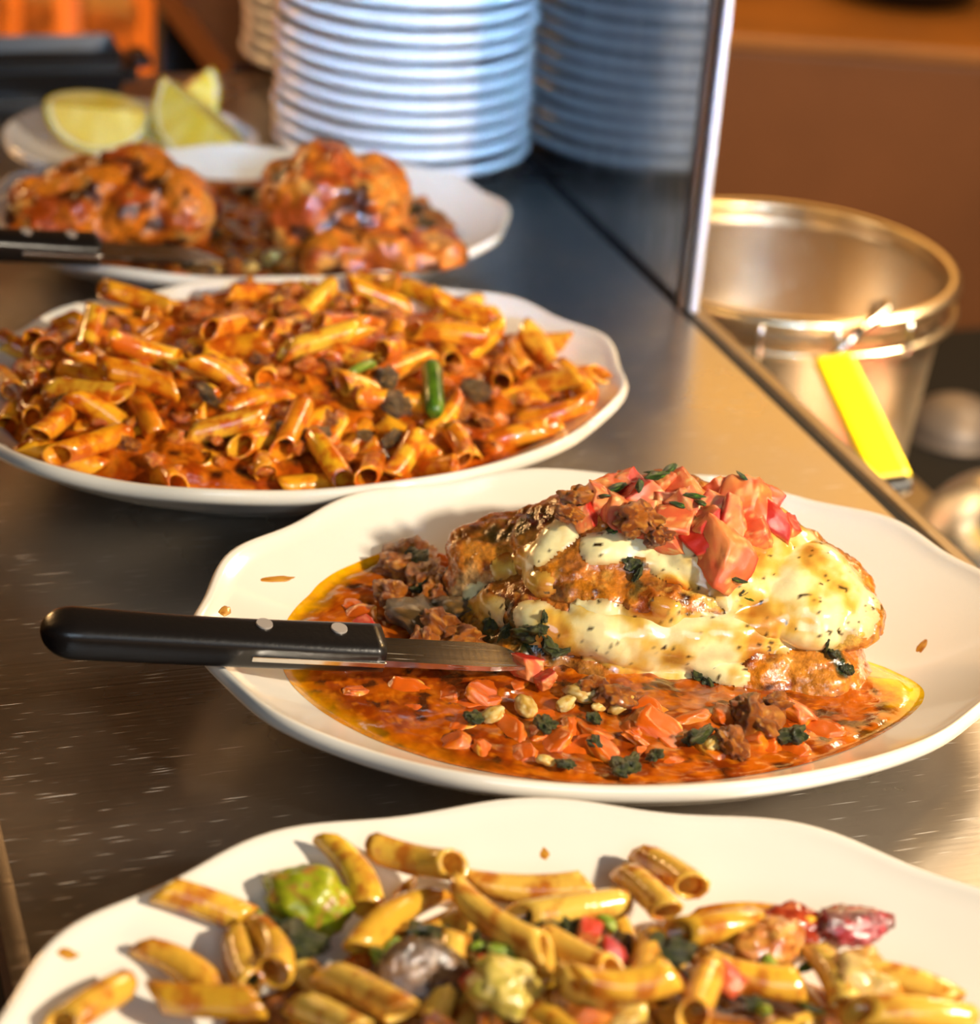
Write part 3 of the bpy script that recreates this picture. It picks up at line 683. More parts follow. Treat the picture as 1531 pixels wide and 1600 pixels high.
# ------------------------------------------------------------------ knives
def knife(name, A, B, T, label, blade_w=0.0155):
    A, B, T = map(np.asarray, (A, B, T)); ax = (B - A); Lh = np.linalg.norm(ax); ax = ax / Lh
    W_ = np.array([0.05, -1.0, -0.10]); W_ -= ax * (W_ @ ax); W_ /= np.linalg.norm(W_); Nz = np.cross(W_, ax); 
    if Nz[2] < 0: Nz = -Nz
    R_ = Matrix((tuple(ax), tuple(-W_), tuple(Nz))).transposed()
    kn = bpy.data.objects.new(name, None); COL.objects.link(kn); kn.empty_display_size = 0.02
    kn.location = A; kn.rotation_euler = R_.to_euler(); tag(kn, label, 'knife')
    # local: x along the knife, -y = spine, z = flat side up
    st = np.concatenate([0.11 * np.linspace(0, 1, 18) ** 2.2, np.linspace(0.13, 1, 32)]); V = []; F = []; n = 32
    for s_ in st:
        rr = max(0.0, 1 - (1 - min(1, s_ / 0.11)) ** 2.3) ** 0.5 if s_ < 0.11 else 1.0
        hw = (0.0098 - 0.0010 * math.sin(math.pi * min(1, s_ * 1.15)) - 0.0004 * s_) * max(rr, 0.03)
        ht = (0.0074 - 0.0010 * s_) * max(rr, 0.03)
        for k_ in range(n):
            a = 2 * math.pi * k_ / n; c_, d_ = math.cos(a), math.sin(a); p = 0.62
            V.append((s_ * Lh, hw * math.copysign(abs(c_) ** p, c_) - 0.0012 * math.sin(s_ * 3.1), ht * math.copysign(abs(d_) ** p, d_)))
    for i in range(len(st) - 1):
        for k_ in range(n): F.append((i * n + k_, (i + 1) * n + k_, (i + 1) * n + (k_ + 1) % n, i * n + (k_ + 1) % n))
    F.append(tuple(range(n))); F.append(tuple((len(st) - 1) * n + k_ for k_ in range(n))[::-1])
    me = mesh_of('handle', V, F); bm = bmesh.new(); bm.from_mesh(me); bmesh.ops.recalc_face_normals(bm, faces=bm.faces); bm.to_mesh(me); bm.free(); smooth(me)
    h_ = link('handle', me, M_BLACK, kn)
    for f_ in (0.64, 0.865):
        bm = bmesh.new(); bmesh.ops.create_cone(bm, segments=24, radius1=0.0031, radius2=0.0029, depth=0.0012, cap_ends=True)
        me = bpy.data.meshes.new('rivet'); bm.to_mesh(me); bm.free()
        link('rivet', me, M_RIVET, h_, loc=(f_ * Lh, 0.0012, 0.0074 - 0.0010 * f_))
    link('tang', box_me('tang', (Lh * 0.60, -0.0106, -0.0011), (Lh * 1.0, -0.004, 0.0011), 0.0003), M_CHROME, h_)['label'] = 'bright steel tang line along the handle'
    # blade: spine at -y, a ground edge at +y, rounded point
    Lb = np.linalg.norm(T - B) + 0.012; V = []; F = []; ns = 24
    for i in range(ns + 1):
        x = Lb * i / ns; tp = max(0.0, (i / ns - 0.72) / 0.28); ye = -0.0095 + blade_w * (1 - tp ** 2.2 * 0.8); ys = -0.0095 + 0.002 * tp
        th_ = 0.0014 * (1 - 0.4 * i / ns)
        V += [(Lh - 0.004 + x, ys, -th_), (Lh - 0.004 + x, ys, th_), (Lh - 0.004 + x, ye, 0.00015), (Lh - 0.004 + x, ye, -0.00015)]
    for i in range(ns):
        a = i * 4
        for k_ in range(4): F.append((a + k_, a + 4 + k_, a + 4 + (k_ + 1) % 4, a + (k_ + 1) % 4))
    F.append((0, 1, 2, 3)); F.append((ns * 4 + 3, ns * 4 + 2, ns * 4 + 1, ns * 4))
    me = mesh_of('blade', V, F); bm = bmesh.new(); bm.from_mesh(me); bmesh.ops.recalc_face_normals(bm, faces=bm.faces); bm.to_mesh(me); bm.free()
    dz = (Vector(T) - Vector(B)); link('blade', me, M_BLADE, kn)
    return kn
knife('table_knife', at(62, 985, 0.0500), at(594, 1012, 0.0335), at(805, 1045, 0.0265), 'black-handled two-rivet knife resting across the rim of the stuffed chicken platter')
knife('table_knife', at(-170, 372, 0.062), at(150, 388, 0.046), at(300, 400, 0.032), 'blurred black-handled knife on the glazed chicken platter')

# ------------------------------------------------------------------ penne
def penne_mesh(name, L_=0.042, r=0.0044, bend=0.0015, seed=0):
    n, m = 18, 10; V = []; F = []; wall = 0.0010
    for sgn, rad in ((0, r), (1, r - wall)):
        for i in range(m + 1):
            u = i / m - 0.5
            for k_ in range(n):
                a = 2 * math.pi * k_ / n; rg = rad * (1 + (0.035 * math.cos(9 * a) if not sgn else 0))
                x = u * (L_ - 1.5 * r) + math.cos(a) * r * 0.85
                V.append((x, rg * math.sin(a), rg * math.cos(a) + bend * (1 - 4 * u * u) - bend * 0.6))
    o = (m + 1) * n
    for i in range(m):
        for k_ in range(n):
            j = (k_ + 1) % n
            F.append((i * n + k_, i * n + j, (i + 1) * n + j, (i + 1) * n + k_))
            F.append((o + i * n + k_, o + (i + 1) * n + k_, o + (i + 1) * n + j, o + i * n + j))
    for k_ in range(n):
        j = (k_ + 1) % n
        F.append((k_, o + k_, o + j, j)); F.append((m * n + k_, m * n + j, o + m * n + j, o + m * n + k_))
    me = mesh_of(name, V, F); bm = bmesh.new(); bm.from_mesh(me); bmesh.ops.recalc_face_normals(bm, faces=bm.faces); bm.to_mesh(me); bm.free(); smooth(me); return me
PNA = [penne_mesh('penne', 0.042, 0.0047, b_) for b_ in (0.0006, 0.0018, 0.003)]
PNB = [penne_mesh('penne', 0.041, 0.0050, b_) for b_ in (0.0006, 0.0018, 0.003)]
for m_ in PNA: m_.materials.append(M_PENNE_A)
for m_ in PNB: m_.materials.append(M_PENNE_B)
def frame_of(ax, roll):
    ax = np.asarray(ax) / np.linalg.norm(ax); u = np.cross([0, 0, 1.0], ax)
    if np.linalg.norm(u) < 1e-3: u = np.array([0, 1.0, 0])
    u /= np.linalg.norm(u); v = np.cross(ax, u)
    u2 = math.cos(roll) * u + math.sin(roll) * v; v2 = np.cross(ax, u2)
    return Matrix((tuple(ax), tuple(u2), tuple(v2))).transposed()
def seg_seg(p1, d1, p2, d2):               # closest points of many segments (centre p, half vector d)
    a = (d1 * d1).sum(-1); e = (d2 * d2).sum(-1); r = p1 - p2; b = (d1 * d2).sum(-1); c = (d1 * r).sum(-1); f = (d2 * r).sum(-1)
    den = a * e - b * b + 1e-12; s = np.clip((b * f - c * e) / den, -1, 1); t = np.clip((b * s + f) / e, -1, 1); s = np.clip((b * t - c) / a, -1, 1)
    return p1 + d1 * s[..., None], p2 + d2 * t[..., None], s, t
def relax(C, D, rad, floor, it=40, fixed=0):
    C = C.copy(); D = D.copy(); n = len(C); I, J = np.triu_indices(n, 1)
    for q in range(it):
        near = np.linalg.norm(C[I] - C[J], axis=1) < 0.046; i, j = I[near], J[near]
        A_, B_, s, t = seg_seg(C[i], D[i], C[j], D[j]); v = A_ - B_; d = np.linalg.norm(v, axis=1) + 1e-9
        ov = np.maximum(0, 2 * rad * 0.97 - d); k_ = ov > 0; v = v / d[:, None]; v[d < 1e-6] = (0, 0, 1); v[:, 2] = np.where(np.abs(v[:, 2]) < 0.25, v[:, 2] * 2, v[:, 2])
        mv = v * ov[:, None] * 0.4; L2 = (D ** 2).sum(1)
        dC = np.zeros_like(C); dD = np.zeros_like(D)
        np.add.at(dC, i[k_], mv[k_]); np.add.at(dC, j[k_], -mv[k_])
        np.add.at(dD, i[k_], mv[k_] * s[k_, None] * 0.5); np.add.at(dD, j[k_], -mv[k_] * t[k_, None] * 0.5)
        wgt = np.ones(n); wgt[:fixed] = 0.35
        C += np.clip(dC, -0.002, 0.002) * wgt[:, None]; D += np.clip(dD, -0.001, 0.001) * wgt[:, None]
        D *= (np.sqrt(L2) / np.linalg.norm(D, axis=1))[:, None]
        for sg in (-1, 1):                 # keep both ends above the plate
            E_ = C + D * sg; fl = floor(E_) + rad * 0.9; up = np.maximum(0, fl - E_[:, 2]); C[:, 2] += up * 0.5; D[:, 2] += sg * up * 0.5
        C[fixed:, 2] -= 0.00012
    return C, D
def heap_fn(pl, H, tm, pw=0.75, ox=0.0, oy=0.0):
    def f(P):
        q = pl.loc(P); t = np.hypot((q[..., 0] - ox) / (PA * tm), (q[..., 1] - oy) / (PB * tm))
        return pl.z(P) + H * np.clip(1 - t ** 2, 0, 1) ** pw
    return f
def lay(meshes, C, D, half0, label, group, names=()):
    for k_ in range(len(C)):
        L_ = np.linalg.norm(D[k_]); o = link('penne', meshes[random.randrange(3)], None, loc=C[k_])
        o.rotation_euler = frame_of(D[k_], random.uniform(0, 6.28)).to_euler(); o.scale = (max(0.55, min(1.15, L_ / half0)), 1, 1)
        tag(o, names[k_] if k_ < len(names) else label, 'pasta', group)

# heap of orange penne on the second platter
HP = heap_fn(PP, 0.040, 0.90, 0.8, ox=-0.012, oy=0.008)
rg = np.random.default_rng(5)
C = []; D = []
while len(C) < 185:
    a = rg.uniform(0, 6.283); t = math.sqrt(rg.uniform(0, 1)) * 0.84
    W0 = PP.wor(np.array([t * PA * math.cos(a), t * PB * math.sin(a), 0.0])); W0[2] = 0; z = HP(W0) - 0.004 - rg.uniform(0, 1) ** 1.5 * 0.010 + 0.004
    yaw = rg.uniform(0, 6.283); hl = 0.0165; d = np.array([math.cos(yaw), math.sin(yaw), 0.0]) * hl
    if PP.t(W0 + d) > 0.93 or PP.t(W0 - d) > 0.93: continue
    d[2] = (HP(W0 + d) - HP(W0 - d)) / 2 * 0.8 + rg.normal(0, 0.003)
    C.append([W0[0], W0[1], max(z, PP.z(W0) + 0.005)]); D.append(d)
C, D = relax(np.array(C), np.array(D), 0.0049, PP.z, 50)
lay(PNB, C, D, 0.0172, 'orange sauce-coated penne tube in the heap on the second platter', 'penne heaped on the second platter')
def c_pp(W_, r, dep):
    n = fbm(W_, 110, 5, 4)
    Cc = mixc(S(212, 104, 14)[None], S(164, 64, 8), sst(0.42, 0.6, n)); Cc = mixc(Cc, S(222, 126, 24), sst(0.55, 0.7, fbm(W_, 300, 9, 3)))
    return mixc(Cc, S(74, 30, 8), sst(0.58, 0.70, fbm(W_, 150, 15, 3)))
me = pool('cream_sauce', PP, 0.86, 0.02, c_pp, 0.0040, 17, 80, 260, hf=lambda W_: (HP(W_) + 0.0006 - 0.0010 * np.clip(HP(W_) - PP.z(W_), 0, 0.01) / 0.01) / PP.k)
solo('cream_sauce', me, M_FOODS, 'thick orange sauce filling the heap of penne on the second platter', 'sauce')
ORNG = family('sauce_crumb', 5, M_FOODS, r=(1, 0.8, 0.65), rough_=0.6, cols=(S(220, 118, 20), S(190, 84, 12), S(234, 150, 44)))
HPt = lambda P: HP(P) + 0.003
for k_ in range(150):
    a = rg.uniform(0, 6.283); t = math.sqrt(rg.uniform(0, 1)) * 0.83
    W0 = PP.wor(np.array([t * PA * math.cos(a), t * PB * math.sin(a), 0.0])); W0[2] = HP(W0) + rg.uniform(-0.001, 0.004)
    scat('meat_crumb', ORNG if rg.uniform() < .88 else BROWN, W0, rg.uniform(.003, .0062), 'lumpy orange meat crumb among the penne on the second platter', 'crumb', 'meat crumbs on the second platter')
def on_heap(pl, hf, x, y, up=0.0):
    P = pl.hit(x, y, hf); P = P.copy(); P[2] += up; return P
for x, y, r in ((325, 625, .006), (490, 690, .0065), (610, 695, .0055), (450, 685, .005), (745, 620, .0075), (570, 690, .004), (100, 640, .006), (620, 640, .008), (600, 600, .006)):
    scat('mushroom_bit', OLIVE, on_heap(PP, HPt, x, y, .003), r, 'dark mushroom bit among the penne on the second platter', 'mushroom', 'mushroom bits on the second platter')
def stalk(name, P0, P1, r, cols, label, cat, mat=M_VEG, group=None):
    t_ = np.linspace(0, 1, 14)[:, None]; P = np.asarray(P0) * (1 - t_) + np.asarray(P1) * t_; P[:, 2] += 0.0015 * np.sin(t_[:, 0] * math.pi)
    rr = r * np.array([0.55, 0.9] + [1] * 10 + [0.9, 0.55]); me = tube(name, P, rr, 16)
    V_ = getv(me); setcol(me, mixc(np.asarray(cols[0])[None], np.asarray(cols[1]), sst(0.4, 0.62, fbm(V_, 160, 3, 3))))
    return solo(name, me, mat, label, cat, group)
stalk('green_bean', on_heap(PP, HPt, 672, 588, .006), on_heap(PP, HPt, 678, 668, .006), 0.0047, (S(88, 124, 22), S(52, 86, 14)), 'short glossy green bean standing out in the orange penne heap', 'bean')
stalk('green_sprig', on_heap(PP, HPt, 545, 602, .005), on_heap(PP, HPt, 585, 585, .005), 0.0022, (S(120, 140, 40), S(88, 104, 30)), 'thin pale green stem lying in the orange penne heap left of the bean', 'stem')

# penne on the nearest platter
HF = heap_fn(PF, 0.026, 0.80, 0.7, ox=0.004, oy=0.0)
EXP = [((266, 1398), (374, 1441)), ((364, 1462), (380, 1545)), ((412, 1462), (436, 1530)), ((258, 1485), (347, 1536)), ((100, 1600), (190, 1545)), ((236, 1555), (406, 1562)), ((468, 1562), (550, 1605)),
       ((560, 1338), (600, 1395)), ((604, 1358), (690, 1380)), ((683, 1378), (548, 1500)), ((716, 1384), (918, 1391)), ((812, 1433), (973, 1408)), ((709, 1421), (853, 1505)), ((866, 1529), (1000, 1568)), ((510, 1518), (630, 1581)), ((872, 1477), (964, 1522)),
       ((1012, 1350), (1077, 1405)), ((972, 1372), (1034, 1440)), ((1034, 1440), (1005, 1525)), ((1072, 1408), (1262, 1440)), ((1055, 1459), (1167, 1442)), ((1285, 1482), (1330, 1555)), ((1340, 1520), (1484, 1565)), ((1335, 1575), (1510, 1588)), ((1110, 1514), (1245, 1545)), ((1099, 1525), (1075, 1600)), ((925, 1560), (1045, 1560)), ((640, 1450), (700, 1425))]
C = []; D = []
for k_, (p, q) in enumerate(EXP):
    z_ = 0.0062 + 0.0012 * (k_ % 3); P = PF.hit(*p, fn=lambda X: HF(X) + z_); Q = PF.hit(*q, fn=lambda X: HF(X) + z_)
    d = (Q - P) / 2; L_ = np.linalg.norm(d); c_ = (P + Q) / 2; d = d / L_ * min(max(L_, 0.0135), 0.021)
    C.append(c_); D.append(d)
ne = len(C)
while len(C) < ne + 75:
    a = rg.uniform(0, 6.283); t = math.sqrt(rg.uniform(0, 1)) * 0.68
    W0 = PF.wor(np.array([0.004 + t * PA * math.cos(a), t * PB * math.sin(a), 0.0])); W0[2] = 0
    yaw = rg.uniform(0, 6.283); d = np.array([math.cos(yaw), math.sin(yaw), 0.0]) * 0.0172
    d[2] = (HF(W0 + d) - HF(W0 - d)) / 2 * 0.8
    if PF.t(W0 + d) > 0.74 or PF.t(W0 - d) > 0.74: continue
    back = PF.loc(W0)[1] > 0.0
    C.append([W0[0], W0[1], max(HF(W0) + (-0.007 if back else 0.002), PF.z(W0) + 0.005)]); D.append(d)
C, D = relax(np.array(C), np.array(D), 0.0047, PF.z, 45, fixed=ne)
PNL = ['slanting penne at the far left edge of the nearest heap, left of the green pepper', 'left of two upright penne standing below the green pepper', 'right of two upright penne standing below the green pepper',
       'short penne below the slanting far left one, pointing at the upright pair', 'isolated penne lowest at the left rim side of the nearest heap', 'level penne along the lower left of the nearest heap',
       'penne cut off by the bottom of the photo, right of the level left one', 'upright penne standing on end at the back of the heap, right of the green pepper', 'short penne lying just right of the one standing on end',
       'long penne slanting down left from the back of the heap towards the mushroom slice', 'long level penne along the middle of the back edge of the heap', 'penne with wet highlights just below the long level one at the back',
       'broad penne slanting down right, above the pale artichoke chunk', 'pale penne lying level right of the artichoke chunk', 'penne under the left end of the grey mushroom slice', 'short penne just above the pale level one beside the artichoke',
       'penne standing up highest at the right of the back edge of the heap', 'penne leaning right, just left of the highest one at the back', 'penne hanging down the front below the leaning one at the right', 'long penne on the right slope behind the dried tomato strip',
       'penne in front of the long one behind the dried tomato strip', 'open-ended penne tube facing the camera below the dark red leaf', 'long penne leading right from the open-ended tube', 'bright penne lowest at the right, running out to the rim',
       'curved penne below the browned chicken strip', 'penne pointing straight down at the lower middle right of the heap', 'penne low in the middle of the heap, right of the artichoke chunk', 'half hidden penne behind the grey mushroom slice']
LF = 'golden penne tube with creamy sauce in the heap on the nearest platter'
lay(PNA, C, D, 0.0182, LF, 'penne on the nearest platter', PNL)
def c_pf(W_, r, dep):
    n = fbm(W_, 110, 5, 4); Cc = mixc(S(176, 104, 24)[None], S(120, 62, 16), sst(0.42, 0.6, n))
    return mixc(Cc, S(206, 140, 50), sst(0.55, 0.7, fbm(W_, 300, 9, 3)))
me = pool('cream_sauce', PF, 0.70, 0.02, c_pf, 0.0025, 27, 70, 240, wob=0.10, hf=lambda W_: (HF(W_) - 0.0075 * np.clip(HF(W_) - PF.z(W_), 0, 0.012) / 0.012) / PF.k)
solo('cream_sauce', me, M_FOODS, 'brown creamy sauce under the golden penne on the nearest platter', 'sauce')
HFt = lambda P: HF(P) + 0.004
def piece(name, mat, x, y, radii, rot, cols, label, cat, seed, pl=PF, hf=HFt, up=0.003, rough_=0.28, sharp=0.0, group=None):
    me = lump(name, seed, radii, rough_, 4, cols, sharp); o = link(name, me, mat, loc=on_heap(pl, hf, x, y, up), rot=rot); return tag(o, label, cat, group)
piece('green_pepper', M_VEG, 482, 1420, (0.0135, 0.010, 0.0085), (0.5, 0.2, -0.3), (S(176, 178, 34), S(146, 158, 22), S(178, 124, 50)), 'large yellow-green pepper chunk beside the penne on the nearest platter', 'pepper', 401)
piece('mushroom_slice', M_MEAT, 660, 1530, (0.0135, 0.010, 0.0030), (0.7, 0.2, 0.3), (S(122, 88, 52), S(92, 64, 36), S(56, 38, 22)), 'grey-brown mushroom slice among the penne on the nearest platter', 'mushroom', 402)
piece('radicchio_leaf', M_MEAT, 1335, 1458, (0.0125, 0.0065, 0.0030), (0.55, 0.15, 0.35), (S(150, 30, 40), S(120, 80, 70), S(170, 34, 44)), 'dark red leaf tip at the edge of the nearest penne heap', 'leaf', 403, rough_=0.5)
piece('dried_tomato', M_TOM, 1232, 1458, (0.0125, 0.007, 0.005), (0.4, 0.1, 0.2), (S(172, 62, 30), S(140, 44, 26), S(196, 96, 50)), 'wrinkled brick-red tomato strip on the nearest penne heap', 'tomato', 404, rough_=0.5)
piece('artichoke_heart', M_VEG, 795, 1555, (0.0105, 0.009, 0.006), (0.3, 0.3, 0.2), (S(206, 180, 84), S(176, 160, 60), S(222, 196, 116)), 'pale green artichoke chunk low in the nearest penne heap', 'artichoke', 405, rough_=0.5)
piece('onion_piece', M_VEG, 1345, 1545, (0.011, 0.009, 0.0065), (0.3, 0, 0), (S(214, 180, 110), S(206, 140, 50), S(190, 170, 80)), 'pale cooked onion piece at the right of the nearest penne heap', 'onion', 406, rough_=0.4)
piece('chicken_strip', M_MEAT, 1205, 1490, (0.012, 0.008, 0.006), (0.4, 0.2, 0.6), (S(206, 138, 56), S(180, 100, 40), S(222, 164, 80)), 'browned chicken strip among the penne on the nearest platter', 'chicken', 407, rough_=0.4)
for x, y, r in ((668, 1470, .0070), (690, 1490, .0060), (845, 1452, .0055), (1050, 1500, .0075), (1030, 1530, .006), (470, 1478, .007), (440, 1460, .005), (400, 1530, .004), (1020, 1490, .006), (890, 1455, .005), (1180, 1580, .004), (770, 1520, .006)):
    scat('spinach_bit', SPIN, on_heap(PF, HFt, x, y, .002), r, 'dark wilted spinach bit among the penne on the nearest platter', 'spinach', 'spinach bits on the nearest platter')
LIME = family('leek_bit', 3, M_VEG, r=(1, 0.42, 0.35), rough_=0.3, cols=(S(150, 176, 40), S(110, 144, 24), S(196, 200, 96)))
for x, y, r in ((790, 1500, .0062), (748, 1490, .0045), (600, 1515, .0065), (610, 1490, .004), (1200, 1520, .006), (1160, 1470, .006), (940, 1450, .005), (405, 1445, .004), (1100, 1460, .005), (1190, 1590, .004)):
    scat('leek_bit', LIME, on_heap(PF, HFt, x, y, .003), r, 'bright green leek bit among the penne on the nearest platter', 'leek', 'leek bits on the nearest platter')
for x, y, r in ((1020, 1390, .0045), (760, 1530, .005), (920, 1465, .005), (960, 1500, .004), (610, 1440, .004), (1130, 1535, .005), (1060, 1545, .004), (740, 1545, .004)):
    scat('tomato_bit', TOM, on_heap(PF, HFt, x, y, .002), r, 'small red tomato bit among the penne on the nearest platter', 'tomato', 'tomato bits on the nearest platter')
for k_ in range(120):
    a = rg.uniform(0, 6.283); t = math.sqrt(rg.uniform(0, 1)) * 0.62
    W0 = PF.wor(np.array([t * PA * math.cos(a), t * PB * math.sin(a), 0.0])); W0[2] = HF(W0) + rg.uniform(-0.001, 0.004)
    scat('sauce_crumb', [BROWN, PALE, OLIVE, ORNG, HERB][int(rg.uniform(0, 5))], W0, rg.uniform(.003, .0055), 'small bit of sauce, herb or crust among the penne on the nearest platter', 'crumb', 'small bits on the nearest platter')

# ------------------------------------------------------------------ glazed chicken on the third platter
def glaze(V_, seed):
    n = fbm(V_, 60, seed, 4); Cc = mixc(S(222, 126, 28)[None], S(176, 72, 12), sst(0.4, 0.58, n)); Cc = mixc(Cc, S(232, 164, 76), sst(0.58, 0.7, fbm(V_, 75, seed + 4, 3)))
    return mixc(Cc, S(66, 26, 8), sst(0.55, 0.68, fbm(V_, 90, seed + 7, 3)))
def cpiece(ells, seed, label):
    me = blob('glazed_chicken', ells, 0.0018, 3, ((30, 0.008, seed), (75, 0.0055, seed + 1), (200, 0.0022, seed + 2))); seat(me, PC); setcol(me, glaze(getv(me), seed)); return solo('glazed_chicken', me, M_CHK, label, 'chicken')
cpiece([(aty(110, 335, 1.14), (0.034, 0.03, 0.024)), (aty(190, 325, 1.145), (0.034, 0.03, 0.026)), (aty(270, 320, 1.15), (0.026, 0.026, 0.022)), (aty(70, 365, 1.13), (0.018, 0.02, 0.014)), (aty(220, 275, 1.16), (0.022, 0.02, 0.014)), (aty(120, 290, 1.16), (0.022, 0.02, 0.014))], 501, 'long glazed chicken piece at the left of the third platter, by the black knife')
cpiece([(aty(500, 320, 1.13), (0.030, 0.030, 0.030)), (aty(560, 330, 1.135), (0.025, 0.028, 0.027)), (aty(455, 310, 1.135), (0.018, 0.02, 0.024)), (aty(500, 275, 1.14), (0.022, 0.02, 0.016))], 511, 'tall round glazed chicken piece at the right of the third platter')
cpiece([(aty(600, 395, 1.105), (0.022, 0.018, 0.012)), (aty(660, 400, 1.11), (0.022, 0.018, 0.011)), (aty(540, 405, 1.10), (0.018, 0.016, 0.012))], 521, 'low saucy chicken piece in front of the round glazed one')
HC = heap_fn(PC, 0.012, 0.85, 0.7)
def c_pc(W_, r, dep):
    n = fbm(W_, 80, 5, 4); Cc = mixc(S(190, 92, 16)[None], S(130, 52, 10), sst(0.42, 0.6, n)); return mixc(Cc, S(216, 140, 44), sst(0.55, 0.7, fbm(W_, 170, 9, 3)))
me = pool('brown_sauce', PC, 0.80, 0.02, c_pc, 0.003, 37, 60, 220, hf=lambda W_: HC(W_) / PC.k)
solo('brown_sauce', me, M_FOODS, 'brown-orange sauce around the glazed chicken on the third platter', 'sauce')
for k_ in range(75):
    a = rg.uniform(0, 6.283); t = math.sqrt(rg.uniform(0.02, 1)) * 0.74
    W0 = PC.wor(np.array([t * PA * math.cos(a), t * PB * math.sin(a), 0.0])); W0[2] = HC(W0) + 0.003
    fam, nm, lb = [(ORNG, 'sauce_crumb', 'lumpy orange bit'), (OLIVE, 'mushroom_bit', 'dark mushroom bit'), (PALE, 'bean', 'pale bean'), (BROWN, 'browned_bit', 'browned bit')][int(rg.uniform(0, 4))]
    scat(nm, fam, W0, rg.uniform(.006, .0105), lb + ' in the sauce around the glazed chicken', nm.split('_')[0], nm.replace('_', ' ') + ' pieces on the third platter')

# ------------------------------------------------------------------ round plates: the stacks and the lemon plate
PR = [(0.0, 0.0042), (0.045, 0.0042), (0.053, 0.006), (0.064, 0.0105), (0.074, 0.0155), (0.0800, 0.0188), (0.0822, 0.0198), (0.0838, 0.0192), (0.0844, 0.0172), (0.0838, 0.0146), (0.0825, 0.0132),
      (0.078, 0.0118), (0.070, 0.0075), (0.060, 0.0030), (0.055, 0.0008), (0.053, 0.0), (0.050, 0.0), (0.048, 0.0022), (0.0, 0.0022)]
RPL = lathe('round_plate', PR, 72)
ORD = ['lowest', 'second', 'third', 'fourth', 'fifth', 'sixth', 'seventh', 'eighth', 'ninth', 'tenth', 'eleventh', 'twelfth', 'thirteenth', 'fourteenth', 'fifteenth', 'sixteenth', 'seventeenth']
def stack(P, n, label, group):
    z = 0.0
    for k_ in range(n):
        o = link('round_plate', RPL, M_PLATE, loc=(P[0] + random.uniform(-.0012, .0012), P[1] + random.uniform(-.0012, .0012), P[2] + z), rot=(random.uniform(-.004, .004), random.uniform(-.004, .004), random.uniform(0, 6)))
        o.scale = (0.965, 0.965, 1)
        tag(o, (ORD[k_] + (' plate' if k_ == 0 else ' plate from the bottom') + label), 'plate', group); z += 0.0104 * random.uniform(0.95, 1.05)
stack((-0.0742, 1.3745, 0), 17, ' of the tall bluish white stack beside the steel partition', 'plates in the tall stack')
LP = np.array([-0.2365, 1.327, 0.0])
lpo = link('round_plate', RPL, M_PORC, loc=LP); lpo.scale = (0.92,) * 3
tag(lpo, 'small round white plate holding the lemon wedges', 'plate')
def lemon(P, R_, ang, rot, label):
    """a wedge: rind shell, white pith and two cut faces of flesh"""
    th = thing('lemon_wedge', P, label, 'lemon', 'lemon wedges on the small plate'); th.rotation_euler = rot
    n, m = 14, 18
    def sph(r, i, j):
        a = -ang / 2 + ang * i / n; p = math.pi * j / m - math.pi / 2
        return (r * 1.25 * math.sin(p), r * math.cos(p) * math.sin(a), -r * math.cos(p) * math.cos(a))
    def skin(name, ro, ri, mat, cols):
        V_ = [sph(ro, i, j) for i in range(n + 1) for j in range(m + 1)] + [sph(ri, i, j) for i in range(n + 1) for j in range(m + 1)]; F_ = []; o = (n + 1) * (m + 1)
        for i in range(n):
            for j in range(m):
                a = i * (m + 1) + j; F_ += [(a, a + 1, a + m + 2, a + m + 1), (o + a, o + a + m + 1, o + a + m + 2, o + a + 1)]
        for i in (0, n):
            for j in range(m): a = i * (m + 1) + j; F_.append((a, a + 1, o + a + 1, o + a))
        me = mesh_of(name, V_, F_); bm = bmesh.new(); bm.from_mesh(me); bmesh.ops.recalc_face_normals(bm, faces=bm.faces); bm.to_mesh(me); bm.free(); smooth(me)
        Vv = getv(me); setcol(me, mixc(np.asarray(cols[0])[None], np.asarray(cols[1]), vn(Vv, 180, 3))); link(name, me, mat, th)
    skin('rind', R_, R_ * 0.94, M_LEMON, (S(222, 206, 30), S(196, 190, 20)))
    skin('pith', R_ * 0.94, R_ * 0.86, M_LEMON, (S(240, 236, 205), S(236, 228, 180)))
    V_ = [(0, 0, 0)]; F_ = []; ar = R_ * 0.86
    V_ = [(R_ * 1.25 * 0.9 * (j / m * 2 - 1), 0, 0) for j in range(m + 1)]
    for i in range(n + 1): V_ += [tuple(np.array(sph(ar, i, j)) * (1 + 0.02 * math.sin(j * 2.1))) for j in range(m + 1)]
    for i in (0, n):
        for j in range(m): a = (i + 1) * (m + 1) + j; F_.append((j, j + 1, a + 1, a))
    for i in range(n):
        for j in range(m): a = (i + 1) * (m + 1) + j; F_.append((a, a + 1, a + m + 2, a + m + 1))
    me = mesh_of('flesh', V_, F_); bm = bmesh.new(); bm.from_mesh(me); bmesh.ops.recalc_face_normals(bm, faces=bm.faces); bm.to_mesh(me); bm.free()
    Vv = getv(me); setcol(me, mixc(S(226, 200, 66)[None], S(240, 226, 130), sst(0.4, 0.65, fbm(Vv * [1, 1, 1], 120, 5, 2)))); link('flesh', me, M_LEMON, th)
lemon(LP + [-0.018, -0.004, 0.034], 0.027, 1.9, (0.75, 0.1, 0.35), 'left lemon wedge lying cut side up on the small plate')
lemon(LP + [0.024, 0.030, 0.034], 0.026, 1.5, (0.3, -0.5, 0.9), 'rear lemon wedge behind the pale-tipped one on the small plate')
lemon(LP + [0.044, -0.014, 0.040], 0.030, 1.7, (0.25, 0.35, -0.75), 'right lemon wedge with white pith end toward the camera')

